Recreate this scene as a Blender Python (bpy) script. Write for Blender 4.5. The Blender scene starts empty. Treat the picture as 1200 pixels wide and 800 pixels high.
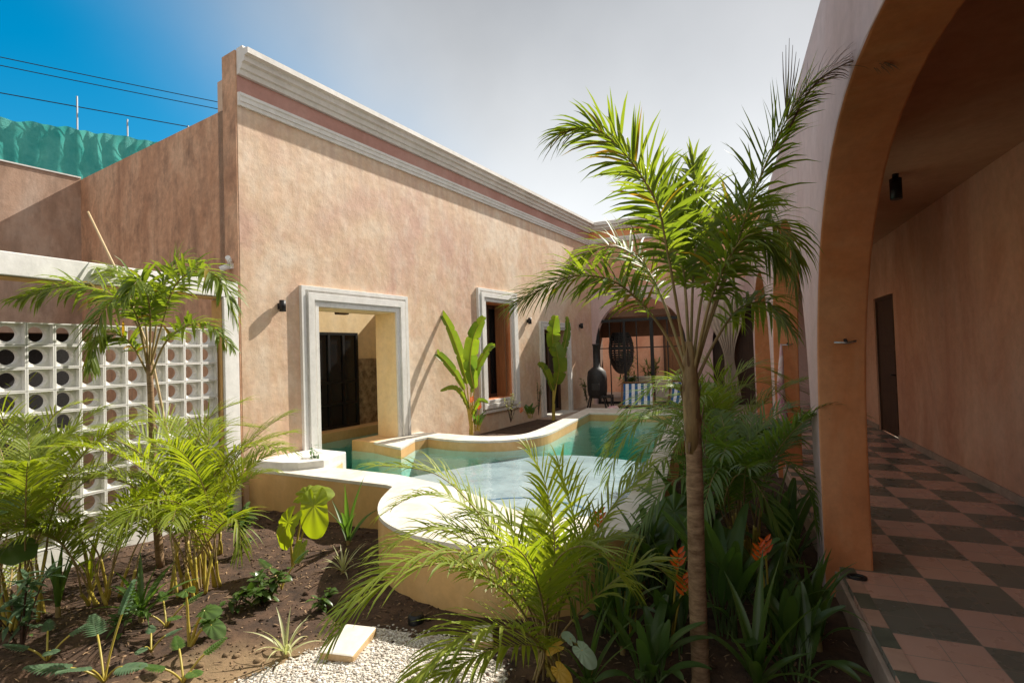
import bpy, bmesh, math, random
from math import sin, cos, pi, radians, sqrt
from mathutils import Vector as V, Matrix, noise
from mathutils.geometry import tessellate_polygon
random.seed(7)
S = bpy.context.scene
COL = S.collection

# ---------------------------------------------------------------- camera, sky, sun, exposure
H = 1.6
CX = V((0.92285, 0.38388, -0.03145)); CD = V((-0.03844, 0.01053, -0.99921)); CF = V((-0.38324, 0.92332, 0.02447))
FPX = 597.5
cam = bpy.data.cameras.new('camera'); camo = bpy.data.objects.new('camera', cam); COL.objects.link(camo)
cam.lens = FPX / 1200 * 36; cam.sensor_width = 36; cam.clip_start = .02; cam.clip_end = 3000
mr = Matrix((CX, -CD, -CF)).transposed().to_4x4(); mr.translation = (0, 0, H)
camo.matrix_world = mr
S.camera = camo

SUNV = V((.47, 1, .98)).normalized()
EL = math.asin(SUNV.z); AZ = math.atan2(SUNV.x, SUNV.y)
W = bpy.data.worlds.new('World'); S.world = W; W.use_nodes = True
nt = W.node_tree; nd = nt.nodes; lk = nt.links
for n in list(nd): nd.remove(n)
out = nd.new('ShaderNodeOutputWorld'); bg = nd.new('ShaderNodeBackground')
sky = nd.new('ShaderNodeTexSky'); sky.sky_type = 'NISHITA'; sky.sun_disc = False
sky.sun_elevation = EL; sky.sun_rotation = AZ; sky.dust_density = 1.2; sky.ozone_density = 3.5; sky.air_density = 1.0
hs = nd.new('ShaderNodeHueSaturation'); hs.inputs['Saturation'].default_value = 1.5; hs.inputs['Hue'].default_value = .478; hs.inputs['Value'].default_value = .70
lk.new(sky.outputs[0], hs.inputs['Color'])
# thin cloud veil thickest round the sun (by direction)
tc = nd.new('ShaderNodeTexCoord')
dot = nd.new('ShaderNodeVectorMath'); dot.operation = 'DOT_PRODUCT'; dot.inputs[1].default_value = SUNV
lk.new(tc.outputs['Generated'], dot.inputs[0])
nz = nd.new('ShaderNodeTexNoise'); nz.inputs['Scale'].default_value = 2.2; nz.inputs['Detail'].default_value = 6
lk.new(tc.outputs['Generated'], nz.inputs['Vector'])
ma = nd.new('ShaderNodeMath'); ma.operation = 'MULTIPLY_ADD'; ma.inputs[1].default_value = .16
lk.new(nz.outputs[0], ma.inputs[0]); lk.new(dot.outputs['Value'], ma.inputs[2])
cr = nd.new('ShaderNodeMapRange'); cr.interpolation_type = 'SMOOTHERSTEP'
cr.inputs[1].default_value = .36; cr.inputs[2].default_value = .86; cr.inputs[3].default_value = 0; cr.inputs[4].default_value = .93
lk.new(ma.outputs[0], cr.inputs[0])
mx = nd.new('ShaderNodeMixRGB'); mx.inputs[2].default_value = (2.45, 2.46, 2.52, 1)
sz = nd.new('ShaderNodeSeparateXYZ'); lk.new(tc.outputs['Generated'], sz.inputs[0])
vz = nd.new('ShaderNodeMapRange'); vz.inputs[1].default_value = .10; vz.inputs[2].default_value = .62; vz.inputs[3].default_value = 1; vz.inputs[4].default_value = 0; lk.new(sz.outputs[2], vz.inputs[0])
n2_ = nd.new('ShaderNodeTexNoise'); n2_.inputs['Scale'].default_value = 3.0; n2_.inputs['Detail'].default_value = 7; n2_.inputs['Roughness'].default_value = .5; lk.new(tc.outputs['Generated'], n2_.inputs['Vector'])
va_ = nd.new('ShaderNodeMath'); va_.operation = 'MULTIPLY_ADD'; va_.inputs[1].default_value = .38; lk.new(n2_.outputs[0], va_.inputs[0]); lk.new(vz.outputs[0], va_.inputs[2])
vc = nd.new('ShaderNodeValToRGB'); vc.color_ramp.elements[0].position = .22; vc.color_ramp.elements[1].position = 1.0
vc.color_ramp.elements[0].color = (.40,.40,.405,1); vc.color_ramp.elements[1].color = (.88,.88,.87,1); lk.new(va_.outputs[0], vc.inputs[0])
vm = nd.new('ShaderNodeVectorMath'); vm.operation = 'SCALE'; vm.inputs['Scale'].default_value = 4.9; lk.new(vc.outputs[0], vm.inputs[0]); lk.new(vm.outputs[0], mx.inputs[2])
lk.new(cr.outputs[0], mx.inputs[0]); lk.new(hs.outputs[0], mx.inputs[1])
# unseen white cloud bank behind the camera, added as fill light for shaded faces
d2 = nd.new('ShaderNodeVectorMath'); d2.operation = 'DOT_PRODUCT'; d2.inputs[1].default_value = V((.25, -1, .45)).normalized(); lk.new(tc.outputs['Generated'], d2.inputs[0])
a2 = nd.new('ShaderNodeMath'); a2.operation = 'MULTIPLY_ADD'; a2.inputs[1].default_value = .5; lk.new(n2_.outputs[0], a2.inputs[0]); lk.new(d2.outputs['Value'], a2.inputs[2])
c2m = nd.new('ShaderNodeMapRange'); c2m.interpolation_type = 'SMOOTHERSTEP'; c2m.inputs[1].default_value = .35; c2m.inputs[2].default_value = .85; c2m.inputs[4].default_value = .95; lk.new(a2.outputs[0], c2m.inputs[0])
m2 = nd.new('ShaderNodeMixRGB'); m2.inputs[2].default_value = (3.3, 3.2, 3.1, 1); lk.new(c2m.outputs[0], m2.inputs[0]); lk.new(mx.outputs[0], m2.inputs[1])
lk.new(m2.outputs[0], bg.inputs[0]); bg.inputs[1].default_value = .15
lk.new(bg.outputs[0], out.inputs[0])

sun = bpy.data.lights.new('sun', 'SUN'); suno = bpy.data.objects.new('sun', sun); COL.objects.link(suno)
sun.energy = 4.8; sun.angle = radians(.5); sun.color = (1, .93, .82)
suno.rotation_euler = (-SUNV).to_track_quat('-Z', 'Y').to_euler(); suno.location = (8, 12, 14)
vs = S.view_settings; vs.view_transform = 'Standard'; vs.look = 'None'; vs.gamma = 1; vs.use_curve_mapping = False
vs.exposure = 0.72
S.cycles.max_bounces = 10; S.cycles.transparent_max_bounces = 12; S.cycles.transmission_bounces = 6
S.cycles.use_denoising = True; S.cycles.caustics_reflective = False; S.cycles.caustics_refractive = False
S.cycles.sample_clamp_indirect = 6

# ---------------------------------------------------------------- helpers
def ray(px, py):
    return CX * ((px - 600) / FPX) + CD * ((py - 400) / FPX) + CF
def at(px, py, d):            # point of the place seen at that spot, d metres ahead
    return V((0, 0, H)) + ray(px, py) * d
def gz(px, py, z):            # where a level surface at height z is met
    r = ray(px, py); return V((0, 0, H)) + r * ((z - H) / r.z)

def link(o, parent=None):
    COL.objects.link(o)
    if parent: o.parent = parent
    return o
def tag(o, label=None, cat=None, group=None, kind=None):
    if label: o['label'] = label
    if cat: o['category'] = cat
    if group: o['group'] = group
    if kind: o['kind'] = kind
    return o
def thing(name, label, cat, loc=(0, 0, 0), rz=0, group=None):
    o = bpy.data.objects.new(name, None); o.empty_display_size = .2
    COL.objects.link(o); o.location = loc; o.rotation_euler = (0, 0, rz)
    return tag(o, label, cat, group)

class MB:
    def __init__(s): s.v = []; s.f = []; s.m = []; s.sm = []
    def add(s, vs, fs, m=0, smooth=False):
        b = len(s.v); s.v += [tuple(x) for x in vs]
        for f in fs: s.f.append([b + i for i in f]); s.m.append(m); s.sm.append(smooth)
        return s
    def box(s, a, b, m=0):
        x0, x1 = sorted((a[0], b[0])); y0, y1 = sorted((a[1], b[1])); z0, z1 = sorted((a[2], b[2]))
        return s.add([(x0,y0,z0),(x1,y0,z0),(x1,y1,z0),(x0,y1,z0),(x0,y0,z1),(x1,y0,z1),(x1,y1,z1),(x0,y1,z1)],
              [(0,3,2,1),(4,5,6,7),(0,1,5,4),(1,2,6,5),(2,3,7,6),(3,0,4,7)], m)
    def tube(s, pts, rs, n=8, m=0, cap=True):
        pts = [V(p) for p in pts]; N = len(pts)
        if not hasattr(rs, '__len__'): rs = [rs] * N
        T = (pts[1] - pts[0]).normalized(); u = T.orthogonal().normalized(); vs_ = []
        for i, p in enumerate(pts):
            t = (pts[min(i+1, N-1)] - pts[max(i-1, 0)])
            t = t.normalized() if t.length > 1e-9 else T
            u = (u - t * u.dot(t)); u = u.normalized() if u.length > 1e-6 else t.orthogonal().normalized()
            w = t.cross(u)
            for k in range(n):
                a = 2*pi*k/n; vs_.append(p + (u*cos(a) + w*sin(a)) * rs[i])
        fs = [(i*n+k, i*n+(k+1) % n, (i+1)*n+(k+1) % n, (i+1)*n+k) for i in range(N-1) for k in range(n)]
        s.add(vs_, fs, m, True)
        if cap:
            s.add(vs_[:n], [tuple(range(n))[::-1]], m); s.add(vs_[-n:], [tuple(range(n))], m)
        return s
    def lathe(s, prof, c=(0,0,0), n=24, m=0):
        vs_ = []; c = V(c)
        for r, z in prof:
            for k in range(n): a = 2*pi*k/n; vs_.append(c + V((r*cos(a), r*sin(a), z)))
        fs = [(i*n+k, i*n+(k+1) % n, (i+1)*n+(k+1) % n, (i+1)*n+k) for i in range(len(prof)-1) for k in range(n)]
        return s.add(vs_, fs, m, True)
    def prism(s, loops, fn0, fn1, m=0, back=True, mside=None):
        """loops[0] outline, others holes, 2-D points; fn0/fn1 map a 2-D point to the front/back"""
        flat = [p for L in loops for p in L]
        tris = tessellate_polygon([[V((p[0], p[1], 0)) for p in L] for L in loops])
        s.add([fn0(p) for p in flat], tris, m)
        if back: s.add([fn1(p) for p in flat], [t[::-1] for t in tris], m)
        for L in loops:
            k = len(L)
            s.add([fn0(p) for p in L] + [fn1(p) for p in L], [(i, (i+1) % k, k+(i+1) % k, k+i) for i in range(k)], m if mside is None else mside)
        return s
    def build(s, name, mats, parent=None, bevel=0, recalc=True):
        me = bpy.data.meshes.new(name); me.from_pydata(s.v, [], s.f)
        if not isinstance(mats, (list, tuple)): mats = [mats]
        for m in mats: me.materials.append(m)
        me.polygons.foreach_set('material_index', s.m); me.polygons.foreach_set('use_smooth', s.sm)
        if recalc:
            bm = bmesh.new(); bm.from_mesh(me)
            bmesh.ops.remove_doubles(bm, verts=bm.verts, dist=1e-5)
            bmesh.ops.recalc_face_normals(bm, faces=bm.faces); bm.to_mesh(me); bm.free()
        me.update()
        o = bpy.data.objects.new(name, me); link(o, parent)
        if bevel:
            b = o.modifiers.new('bevel', 'BEVEL'); b.width = bevel; b.segments = 2; b.limit_method = 'ANGLE'; b.angle_limit = radians(40)
        return o

# ---------------------------------------------------------------- materials
def mat(name, base=(.5,.5,.5), rough=.8, **kw):
    m = bpy.data.materials.new(name); m.use_nodes = True
    b = m.node_tree.nodes['Principled BSDF']
    b.inputs['Base Color'].default_value = (*base, 1); b.inputs['Roughness'].default_value = rough
    for k, v in kw.items(): b.inputs[k].default_value = v
    return m
def stucco(name, cols, rough=.85, scale=1.0, bump=.25, wave=.0, streak=None, streak_amt=.0, fine=60, dirt=None, zst=.45, mid=(.88,1.07), sz=.55):
    """patchy lime plaster: three tones by two noises, vertical run-off streaks, trowel relief"""
    m = mat(name, cols[0], rough); t = m.node_tree; N = t.nodes; L = t.links; b = N['Principled BSDF']
    tc = N.new('ShaderNodeTexCoord')
    n1 = N.new('ShaderNodeTexNoise'); n1.inputs['Scale'].default_value = .9*scale; n1.inputs['Detail'].default_value = 8; n1.inputs['Roughness'].default_value = .62; n1.inputs['Distortion'].default_value = .6
    mp = N.new('ShaderNodeMapping'); mp.inputs['Scale'].default_value = (1, 1, zst)
    L.new(tc.outputs['Object'], mp.inputs[0]); L.new(mp.outputs[0], n1.inputs['Vector'])
    r = N.new('ShaderNodeValToRGB'); r.color_ramp.elements[0].position = .36; r.color_ramp.elements[1].position = .63
    r.color_ramp.elements[0].color = (*cols[1], 1); r.color_ramp.elements[1].color = (*cols[2], 1)
    e = r.color_ramp.elements.new(.5); e.color = (*cols[0], 1)
    L.new(n1.outputs[0], r.inputs[0]); c = r.outputs[0]
    if streak:
        mp2 = N.new('ShaderNodeMapping'); mp2.inputs['Scale'].default_value = (2.6, 2.6, sz)
        n2 = N.new('ShaderNodeTexNoise'); n2.inputs['Scale'].default_value = 1.6; n2.inputs['Detail'].default_value = 7; n2.inputs['Roughness'].default_value = .65
        L.new(tc.outputs['Object'], mp2.inputs[0]); L.new(mp2.outputs[0], n2.inputs['Vector'])
        rr = N.new('ShaderNodeMapRange'); rr.inputs[1].default_value = .46; rr.inputs[2].default_value = .72; rr.inputs[4].default_value = streak_amt
        L.new(n2.outputs[0], rr.inputs[0])
        x = N.new('ShaderNodeMixRGB'); x.inputs[2].default_value = (*streak, 1); L.new(rr.outputs[0], x.inputs[0]); L.new(c, x.inputs[1]); c = x.outputs[0]
    if dirt:      # (colour, amount): blotches
        n4 = N.new('ShaderNodeTexNoise'); n4.inputs['Scale'].default_value = 3.1; n4.inputs['Detail'].default_value = 10; n4.inputs['Roughness'].default_value = .75
        L.new(mp.outputs[0], n4.inputs['Vector'])
        rr = N.new('ShaderNodeMapRange'); rr.inputs[1].default_value = .5; rr.inputs[2].default_value = .75; rr.inputs[4].default_value = dirt[1]
        L.new(n4.outputs[0], rr.inputs[0])
        x = N.new('ShaderNodeMixRGB'); x.inputs[2].default_value = (*dirt[0], 1); L.new(rr.outputs[0], x.inputs[0]); L.new(c, x.inputs[1]); c = x.outputs[0]
    n5 = N.new('ShaderNodeTexNoise'); n5.inputs['Scale'].default_value = 11; n5.inputs['Detail'].default_value = 9; n5.inputs['Roughness'].default_value = .72; L.new(tc.outputs['Object'], n5.inputs['Vector'])
    r5 = N.new('ShaderNodeMapRange'); r5.inputs[1].default_value = .3; r5.inputs[2].default_value = .7; r5.inputs[3].default_value = mid[0]; r5.inputs[4].default_value = mid[1]; L.new(n5.outputs[0], r5.inputs[0])
    x5 = N.new('ShaderNodeVectorMath'); x5.operation = 'SCALE'; L.new(c, x5.inputs[0]); L.new(r5.outputs[0], x5.inputs['Scale']); c = x5.outputs[0]
    L.new(c, b.inputs['Base Color'])
    nf = N.new('ShaderNodeTexNoise'); nf.inputs['Scale'].default_value = fine; nf.inputs['Detail'].default_value = 6; L.new(tc.outputs['Object'], nf.inputs['Vector'])
    nb = N.new('ShaderNodeTexNoise'); nb.inputs['Scale'].default_value = 3.4; nb.inputs['Detail'].default_value = 4; L.new(tc.outputs['Object'], nb.inputs['Vector'])
    b1 = N.new('ShaderNodeBump'); b1.inputs['Strength'].default_value = bump; b1.inputs['Distance'].default_value = .006; L.new(nf.outputs[0], b1.inputs['Height'])
    b2 = N.new('ShaderNodeBump'); b2.inputs['Strength'].default_value = wave; b2.inputs['Distance'].default_value = .05; L.new(nb.outputs[0], b2.inputs['Height']); L.new(b1.outputs[0], b2.inputs['Normal'])
    L.new(b2.outputs[0], b.inputs['Normal'])
    return m
def leaf(name, dark, light, trans=None, tamt=.40, rough=.45, streak=False):
    m = mat(name, dark, rough); t = m.node_tree; N = t.nodes; L = t.links; b = N['Principled BSDF']
    b.inputs['Specular IOR Level'].default_value = .45
    g = N.new('ShaderNodeNewGeometry'); r = N.new('ShaderNodeValToRGB')
    r.color_ramp.elements[0].color = (*dark, 1); r.color_ramp.elements[1].color = (*light, 1)
    tc = N.new('ShaderNodeTexCoord'); n = N.new('ShaderNodeTexNoise'); n.inputs['Scale'].default_value = 5; L.new(tc.outputs['Object'], n.inputs['Vector'])
    a = N.new('ShaderNodeMath'); a.operation = 'ADD'; L.new(g.outputs['Random Per Island'], a.inputs[0]); L.new(n.outputs[0], a.inputs[1])
    h = N.new('ShaderNodeMath'); h.operation = 'MULTIPLY'; h.inputs[1].default_value = .62; L.new(a.outputs[0], h.inputs[0])
    L.new(h.outputs[0], r.inputs[0]); L.new(r.outputs[0], b.inputs['Base Color'])
    tr = N.new('ShaderNodeBsdfTranslucent'); mm = N.new('ShaderNodeMixRGB'); mm.blend_type = 'MULTIPLY'; mm.inputs[0].default_value = 1
    mm.inputs[2].default_value = (*(trans or (2.2, 2.4, .8)), 1); L.new(r.outputs[0], mm.inputs[1]); L.new(mm.outputs[0], tr.inputs['Color'])
    ms = N.new('ShaderNodeMixShader'); ms.inputs[0].default_value = tamt
    L.new(b.outputs[0], ms.inputs[1]); L.new(tr.outputs[0], ms.inputs[2]); L.new(ms.outputs[0], N['Material Output'].inputs['Surface'])
    return m
def noisy(name, c0, c1, rough=.9, scale=8, bump=.5, dist=.01, detail=8, stretch=(1,1,1)):
    m = mat(name, c0, rough); t = m.node_tree; N = t.nodes; L = t.links; b = N['Principled BSDF']
    tc = N.new('ShaderNodeTexCoord'); mp = N.new('ShaderNodeMapping'); mp.inputs['Scale'].default_value = stretch
    n = N.new('ShaderNodeTexNoise'); n.inputs['Scale'].default_value = scale; n.inputs['Detail'].default_value = detail; n.inputs['Roughness'].default_value = .68
    L.new(tc.outputs['Object'], mp.inputs[0]); L.new(mp.outputs[0], n.inputs['Vector'])
    r = N.new('ShaderNodeValToRGB'); r.color_ramp.elements[0].position = .35; r.color_ramp.elements[1].position = .66
    r.color_ramp.elements[0].color = (*c0, 1); r.color_ramp.elements[1].color = (*c1, 1)
    L.new(n.outputs[0], r.inputs[0]); L.new(r.outputs[0], b.inputs['Base Color'])
    bp = N.new('ShaderNodeBump'); bp.inputs['Strength'].default_value = bump; bp.inputs['Distance'].default_value = dist
    L.new(n.outputs[0], bp.inputs['Height']); L.new(bp.outputs[0], b.inputs['Normal'])
    return m
def island(name, c0, c1, rough=.85):
    m = mat(name, c0, rough); t = m.node_tree; N = t.nodes; L = t.links
    g = N.new('ShaderNodeNewGeometry'); r = N.new('ShaderNodeValToRGB')
    r.color_ramp.elements[0].color = (*c0, 1); r.color_ramp.elements[1].color = (*c1, 1)
    L.new(g.outputs['Random Per Island'], r.inputs[0]); L.new(r.outputs[0], N['Principled BSDF'].inputs['Base Color'])
    return m

M = {}
M['facade'] = stucco('facade_plaster', [(.69,.48,.315),(.60,.37,.27),(.78,.63,.48)], .62, .6, .3, .30, (.84,.71,.57), .55, 45, ((.58,.33,.23), .55), zst=.85, mid=(.82,1.08), sz=1.3)
m = M['facade']; t = m.node_tree; N = t.nodes; L = t.links; b = N['Principled BSDF']; src = b.inputs['Base Color'].links[0].from_socket
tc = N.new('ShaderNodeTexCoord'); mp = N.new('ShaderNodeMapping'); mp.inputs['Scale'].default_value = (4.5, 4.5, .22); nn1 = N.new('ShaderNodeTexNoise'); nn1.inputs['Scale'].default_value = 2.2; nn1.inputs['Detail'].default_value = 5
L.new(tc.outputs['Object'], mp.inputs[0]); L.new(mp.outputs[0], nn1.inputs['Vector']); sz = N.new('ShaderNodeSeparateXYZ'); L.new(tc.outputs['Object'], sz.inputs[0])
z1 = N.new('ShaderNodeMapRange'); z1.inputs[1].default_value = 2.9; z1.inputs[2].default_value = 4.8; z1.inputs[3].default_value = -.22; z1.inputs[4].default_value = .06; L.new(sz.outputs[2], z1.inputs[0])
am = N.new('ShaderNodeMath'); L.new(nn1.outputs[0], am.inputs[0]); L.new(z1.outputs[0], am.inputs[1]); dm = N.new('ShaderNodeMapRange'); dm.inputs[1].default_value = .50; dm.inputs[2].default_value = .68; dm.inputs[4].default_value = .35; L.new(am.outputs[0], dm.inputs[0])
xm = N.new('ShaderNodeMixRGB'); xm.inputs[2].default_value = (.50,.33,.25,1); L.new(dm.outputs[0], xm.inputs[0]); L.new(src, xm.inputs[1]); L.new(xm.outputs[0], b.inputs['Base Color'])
M['band'] = stucco('parapet_plaster', [(.50,.27,.22),(.44,.23,.18),(.55,.33,.27)], .8, 1, .15, .2)
M['oldwall'] = stucco('weathered_plaster', [(.66,.385,.24),(.54,.29,.17),(.73,.47,.31)], .9, 1.2, .35, .3, (.30,.17,.11), .6, 40, ((.16,.10,.07), .85), zst=.6, mid=(.72,1.12), sz=.9)
M['greywall'] = stucco('grey_weathered_plaster', [(.50,.34,.25),(.40,.25,.17),(.56,.42,.33)], .9, 1.3, .35, .2, (.22,.15,.11), .6, 40, ((.17,.11,.075), .7))
M['trim'] = stucco('white_trim', [(.76,.74,.70),(.70,.68,.64),(.80,.78,.75)], .65, 2, .2, .1, None, 0, 60, ((.50,.46,.41), .28))
M['white'] = stucco('white_paint', [(.72,.71,.68),(.64,.63,.60),(.77,.76,.74)], .7, 1.6, .12, .1)
M['block'] = noisy('block_paint', (.70,.69,.66), (.78,.77,.74), .75, 20, .15, .003)
M['salmon'] = stucco('salmon_plaster', [(.70,.37,.235),(.60,.285,.175),(.78,.47,.32)], .75, 1.2, .2, .25, (.76,.48,.35), .4, 60, ((.50,.26,.17), .35))
M['orange'] = stucco('orange_plaster', [(.68,.26,.10),(.56,.195,.07),(.75,.35,.165)], .8, 1.4, .2, .25, (.72,.36,.19), .35, 60, ((.46,.19,.09), .4))
M['lilac'] = stucco('pale_plaster', [(.64,.47,.45),(.57,.40,.37),(.69,.54,.53)], .8, .9, .15, .2)
M['room'] = stucco('room_plaster', [(.86,.67,.38),(.80,.60,.33),(.88,.71,.44)], .75, 1.3, .12, .15)
M['ochre'] = stucco('ochre_plaster', [(.66,.41,.17),(.60,.36,.14),(.70,.47,.23)], .75, 1.3, .12, .15)
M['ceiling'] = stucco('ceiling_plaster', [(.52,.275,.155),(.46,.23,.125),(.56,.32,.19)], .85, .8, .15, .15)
M['coping'] = stucco('coping_cement', [(.69,.65,.575),(.60,.55,.47),(.74,.71,.65)], .6, 2.5, .12, .08, None, 0, 60, ((.48,.42,.34), .45))
M['plaster_pool'] = stucco('pool_plaster', [(.52,.72,.62),(.45,.67,.57),(.58,.77,.68)], .6, 1.5, .06, .0)
M['shelf'] = stucco('pool_shelf', [(.46,.43,.49),(.38,.36,.42),(.52,.48,.54)], .6, 2.5, .06, .0)
M['black'] = mat('black_steel', (.012,.012,.013), .45, Metallic=.3)
M['black2'] = noisy('black_iron', (.010,.010,.010), (.035,.032,.03), .6, 30, .3, .003)
M['wood'] = noisy('dark_wood', (.045,.022,.012), (.095,.047,.025), .6, 6, .4, .004, 8, (6,6,.4))
M['wood2'] = noisy('brown_wood', (.16,.075,.03), (.27,.13,.055), .55, 6, .3, .004, 8, (6,6,.4))
M['lintel'] = noisy('old_lintel_wood', (.05,.028,.016), (.14,.08,.045), .9, 5, .8, .01, 8, (.5,6,6))
M['stone'] = noisy('old_stone', (.16,.105,.055), (.47,.37,.23), .95, 9, 1, .03, 12)
M['glass'] = mat('window_glass', (.6,.62,.62), .03, **{'Transmission Weight': 1.0, 'IOR': 1.05})
M['darkglass'] = mat('dark_glass', (.012,.013,.014), .08)
M['steel'] = mat('brushed_steel', (.5,.5,.5), .35, Metallic=1)
M['soil'] = noisy('soil', (.030,.016,.009), (.105,.057,.032), .97, 7, .9, .03, 14)
M['sand'] = noisy('sandy_soil', (.22,.14,.075), (.38,.26,.15), .97, 22, .7, .01, 14)
M['chips'] = island('mulch_chips', (.045,.022,.012), (.36,.23,.13), .95)
M['pebble'] = island('pebbles', (.26,.21,.16), (.86,.83,.77), .75)
M['gravelbed'] = noisy('gravel_bed', (.42,.36,.28), (.78,.73,.66), .95, 90, .8, .008, 6)
M['trunk'] = noisy('palm_trunk', (.15,.085,.042), (.38,.25,.14), .9, 14, .8, .006, 8, (1,1,3))
M['shaft'] = noisy('palm_shaft', (.15,.09,.035), (.34,.23,.10), .6, 9, .3, .004, 8, (3,3,.6))
M['petiole'] = noisy('petiole', (.22,.17,.055), (.36,.25,.11), .5, 8, .1, .002)
M['greenstalk'] = noisy('green_stalk', (.05,.09,.02), (.10,.15,.04), .5, 8, .1, .002)
M['cane'] = noisy('areca_cane', (.34,.28,.04), (.50,.38,.07), .45, 6, .1, .002)
M['fox'] = leaf('foxtail_leaf', (.075,.130,.026), (.175,.225,.040), (2.4,2.3,.6), .46)
M['foxtip'] = leaf('foxtail_yellow_leaf', (.10,.13,.02), (.30,.20,.03), (2.2,1.8,.5), .4)
M['dry'] = leaf('dry_leaf', (.10,.055,.03), (.20,.12,.06), (1.3,1.1,.8), .2)
M['areca'] = leaf('areca_leaf', (.120,.185,.024), (.30,.34,.05), (2.1,2.1,.5), .42)
M['arecamid'] = leaf('areca_mid_leaf', (.090,.150,.028), (.20,.26,.045), (2.2,2.2,.6), .40)
M['arecadark'] = leaf('areca_dark_leaf', (.060,.120,.026), (.13,.195,.045), (2.3,2.4,.7), .36)
M['banana'] = leaf('banana_leaf', (.030,.085,.018), (.17,.25,.035), (2.5,2.3,.5), .42, .38)
M['taro'] = leaf('elephant_ear_leaf', (.16,.26,.02), (.30,.36,.03), (2.0,1.9,.4), .45, .4)
M['dark'] = leaf('dark_glossy_leaf', (.035,.075,.018), (.085,.14,.03), (2.2,2.4,.8), .28, .3)
M['mid'] = leaf('green_leaf', (.05,.11,.03), (.11,.18,.045), (2.2,2.4,.8), .35, .4)
M['bluegreen'] = leaf('grey_green_leaf', (.07,.13,.075), (.14,.21,.12), (1.8,2.2,1.0), .3, .4)
M['varieg'] = leaf('variegated_leaf', (.22,.28,.10), (.60,.58,.34), (1.4,1.5,.8), .3, .45)
M['pinkleaf'] = leaf('pink_striped_leaf', (.20,.12,.10), (.42,.25,.22), (1.4,1.1,.9), .3, .4)
M['flower'] = leaf('orange_bract', (.55,.06,.01), (.80,.18,.02), (1.4,1.2,.8), .3, .4)
M['yellow'] = leaf('yellow_leaf', (.45,.25,.02), (.62,.40,.05), (1.4,1.3,.5), .3, .45)
M['paleleaf'] = leaf('pale_leaf', (.24,.36,.24), (.36,.46,.33), (1.3,1.5,1.1), .3, .45)
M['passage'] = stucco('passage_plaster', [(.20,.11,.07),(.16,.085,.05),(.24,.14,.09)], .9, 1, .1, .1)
M['oldblock'] = noisy('block_side', (.42,.27,.12), (.62,.45,.26), .95, 14, .6, .006)
M['curtain'] = stucco('curtain_cloth', [(.50,.41,.33),(.44,.36,.29),(.55,.46,.38)], .95, 3, .1, .0)
M['pinkcloth'] = stucco('hammock_cloth', [(.62,.40,.40),(.75,.68,.66),(.50,.20,.28)], .95, 6, .2, .0)
M['bamboo'] = noisy('bamboo_stake', (.50,.36,.19), (.62,.47,.27), .6, 10, .1, .002)
M['hose'] = mat('black_rubber', (.01,.01,.01), .5)

# water: clear thin surface + absorbing body
m = bpy.data.materials.new('water'); m.use_nodes = True; t = m.node_tree; N = t.nodes; L = t.links
for n in list(N): N.remove(n)
o = N.new('ShaderNodeOutputMaterial'); tr = N.new('ShaderNodeBsdfTransparent'); gl = N.new('ShaderNodeBsdfGlossy'); gl.inputs['Roughness'].default_value = .015
fr = N.new('ShaderNodeLayerWeight'); fr.inputs['Blend'].default_value = .5; ms = N.new('ShaderNodeMixShader')
tc = N.new('ShaderNodeTexCoord'); nn = N.new('ShaderNodeTexNoise'); nn.inputs['Scale'].default_value = 4.2; nn.inputs['Detail'].default_value = 3
L.new(tc.outputs['Object'], nn.inputs['Vector'])
bp = N.new('ShaderNodeBump'); bp.inputs['Strength'].default_value = .2; bp.inputs['Distance'].default_value = .05; L.new(nn.outputs[0], bp.inputs['Height'])
L.new(bp.outputs[0], gl.inputs['Normal']); L.new(bp.outputs[0], fr.inputs['Normal'])
pw = N.new('ShaderNodeMath'); pw.operation = 'POWER'; pw.inputs[1].default_value = 5; L.new(fr.outputs['Facing'], pw.inputs[0])
sc_ = N.new('ShaderNodeMath'); sc_.operation = 'MULTIPLY_ADD'; sc_.inputs[1].default_value = .96; sc_.inputs[2].default_value = .02; L.new(pw.outputs[0], sc_.inputs[0])
L.new(sc_.outputs[0], ms.inputs[0]); L.new(tr.outputs[0], ms.inputs[1]); L.new(gl.outputs[0], ms.inputs[2]); L.new(ms.outputs[0], o.inputs['Surface'])
va = N.new('ShaderNodeVolumeAbsorption'); va.inputs['Color'].default_value = (.12,.86,.78,1); va.inputs['Density'].default_value = .55
L.new(va.outputs[0], o.inputs['Volume']); M['water'] = m

# tiles: two-tone chequer with fine joints (metres, world)
m = mat('checker_tiles', (.3,.2,.15), .35); t = m.node_tree; N = t.nodes; L = t.links; b = N['Principled BSDF']
tc = N.new('ShaderNodeTexCoord'); TX, TY = .394, .427
mp = N.new('ShaderNodeMapping'); mp.inputs['Scale'].default_value = (1/TX, 1/TY, 1); mp.inputs['Location'].default_value = (-.794/TX+1, -3.845/TY, .5)
L.new(tc.outputs['Object'], mp.inputs[0])
ck = N.new('ShaderNodeTexChecker'); ck.inputs['Scale'].default_value = 1
L.new(mp.outputs[0], ck.inputs['Vector'])
n1 = N.new('ShaderNodeTexNoise'); n1.inputs['Scale'].default_value = 5; n1.inputs['Detail'].default_value = 8; L.new(tc.outputs['Object'], n1.inputs['Vector'])
ca = N.new('ShaderNodeMixRGB'); ca.inputs[1].default_value = (.56,.32,.23,1); ca.inputs[2].default_value = (.66,.42,.32,1); L.new(n1.outputs[0], ca.inputs[0])
cb = N.new('ShaderNodeMixRGB'); cb.inputs[1].default_value = (.125,.128,.10,1); cb.inputs[2].default_value = (.21,.21,.165,1); L.new(n1.outputs[0], cb.inputs[0])
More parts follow.
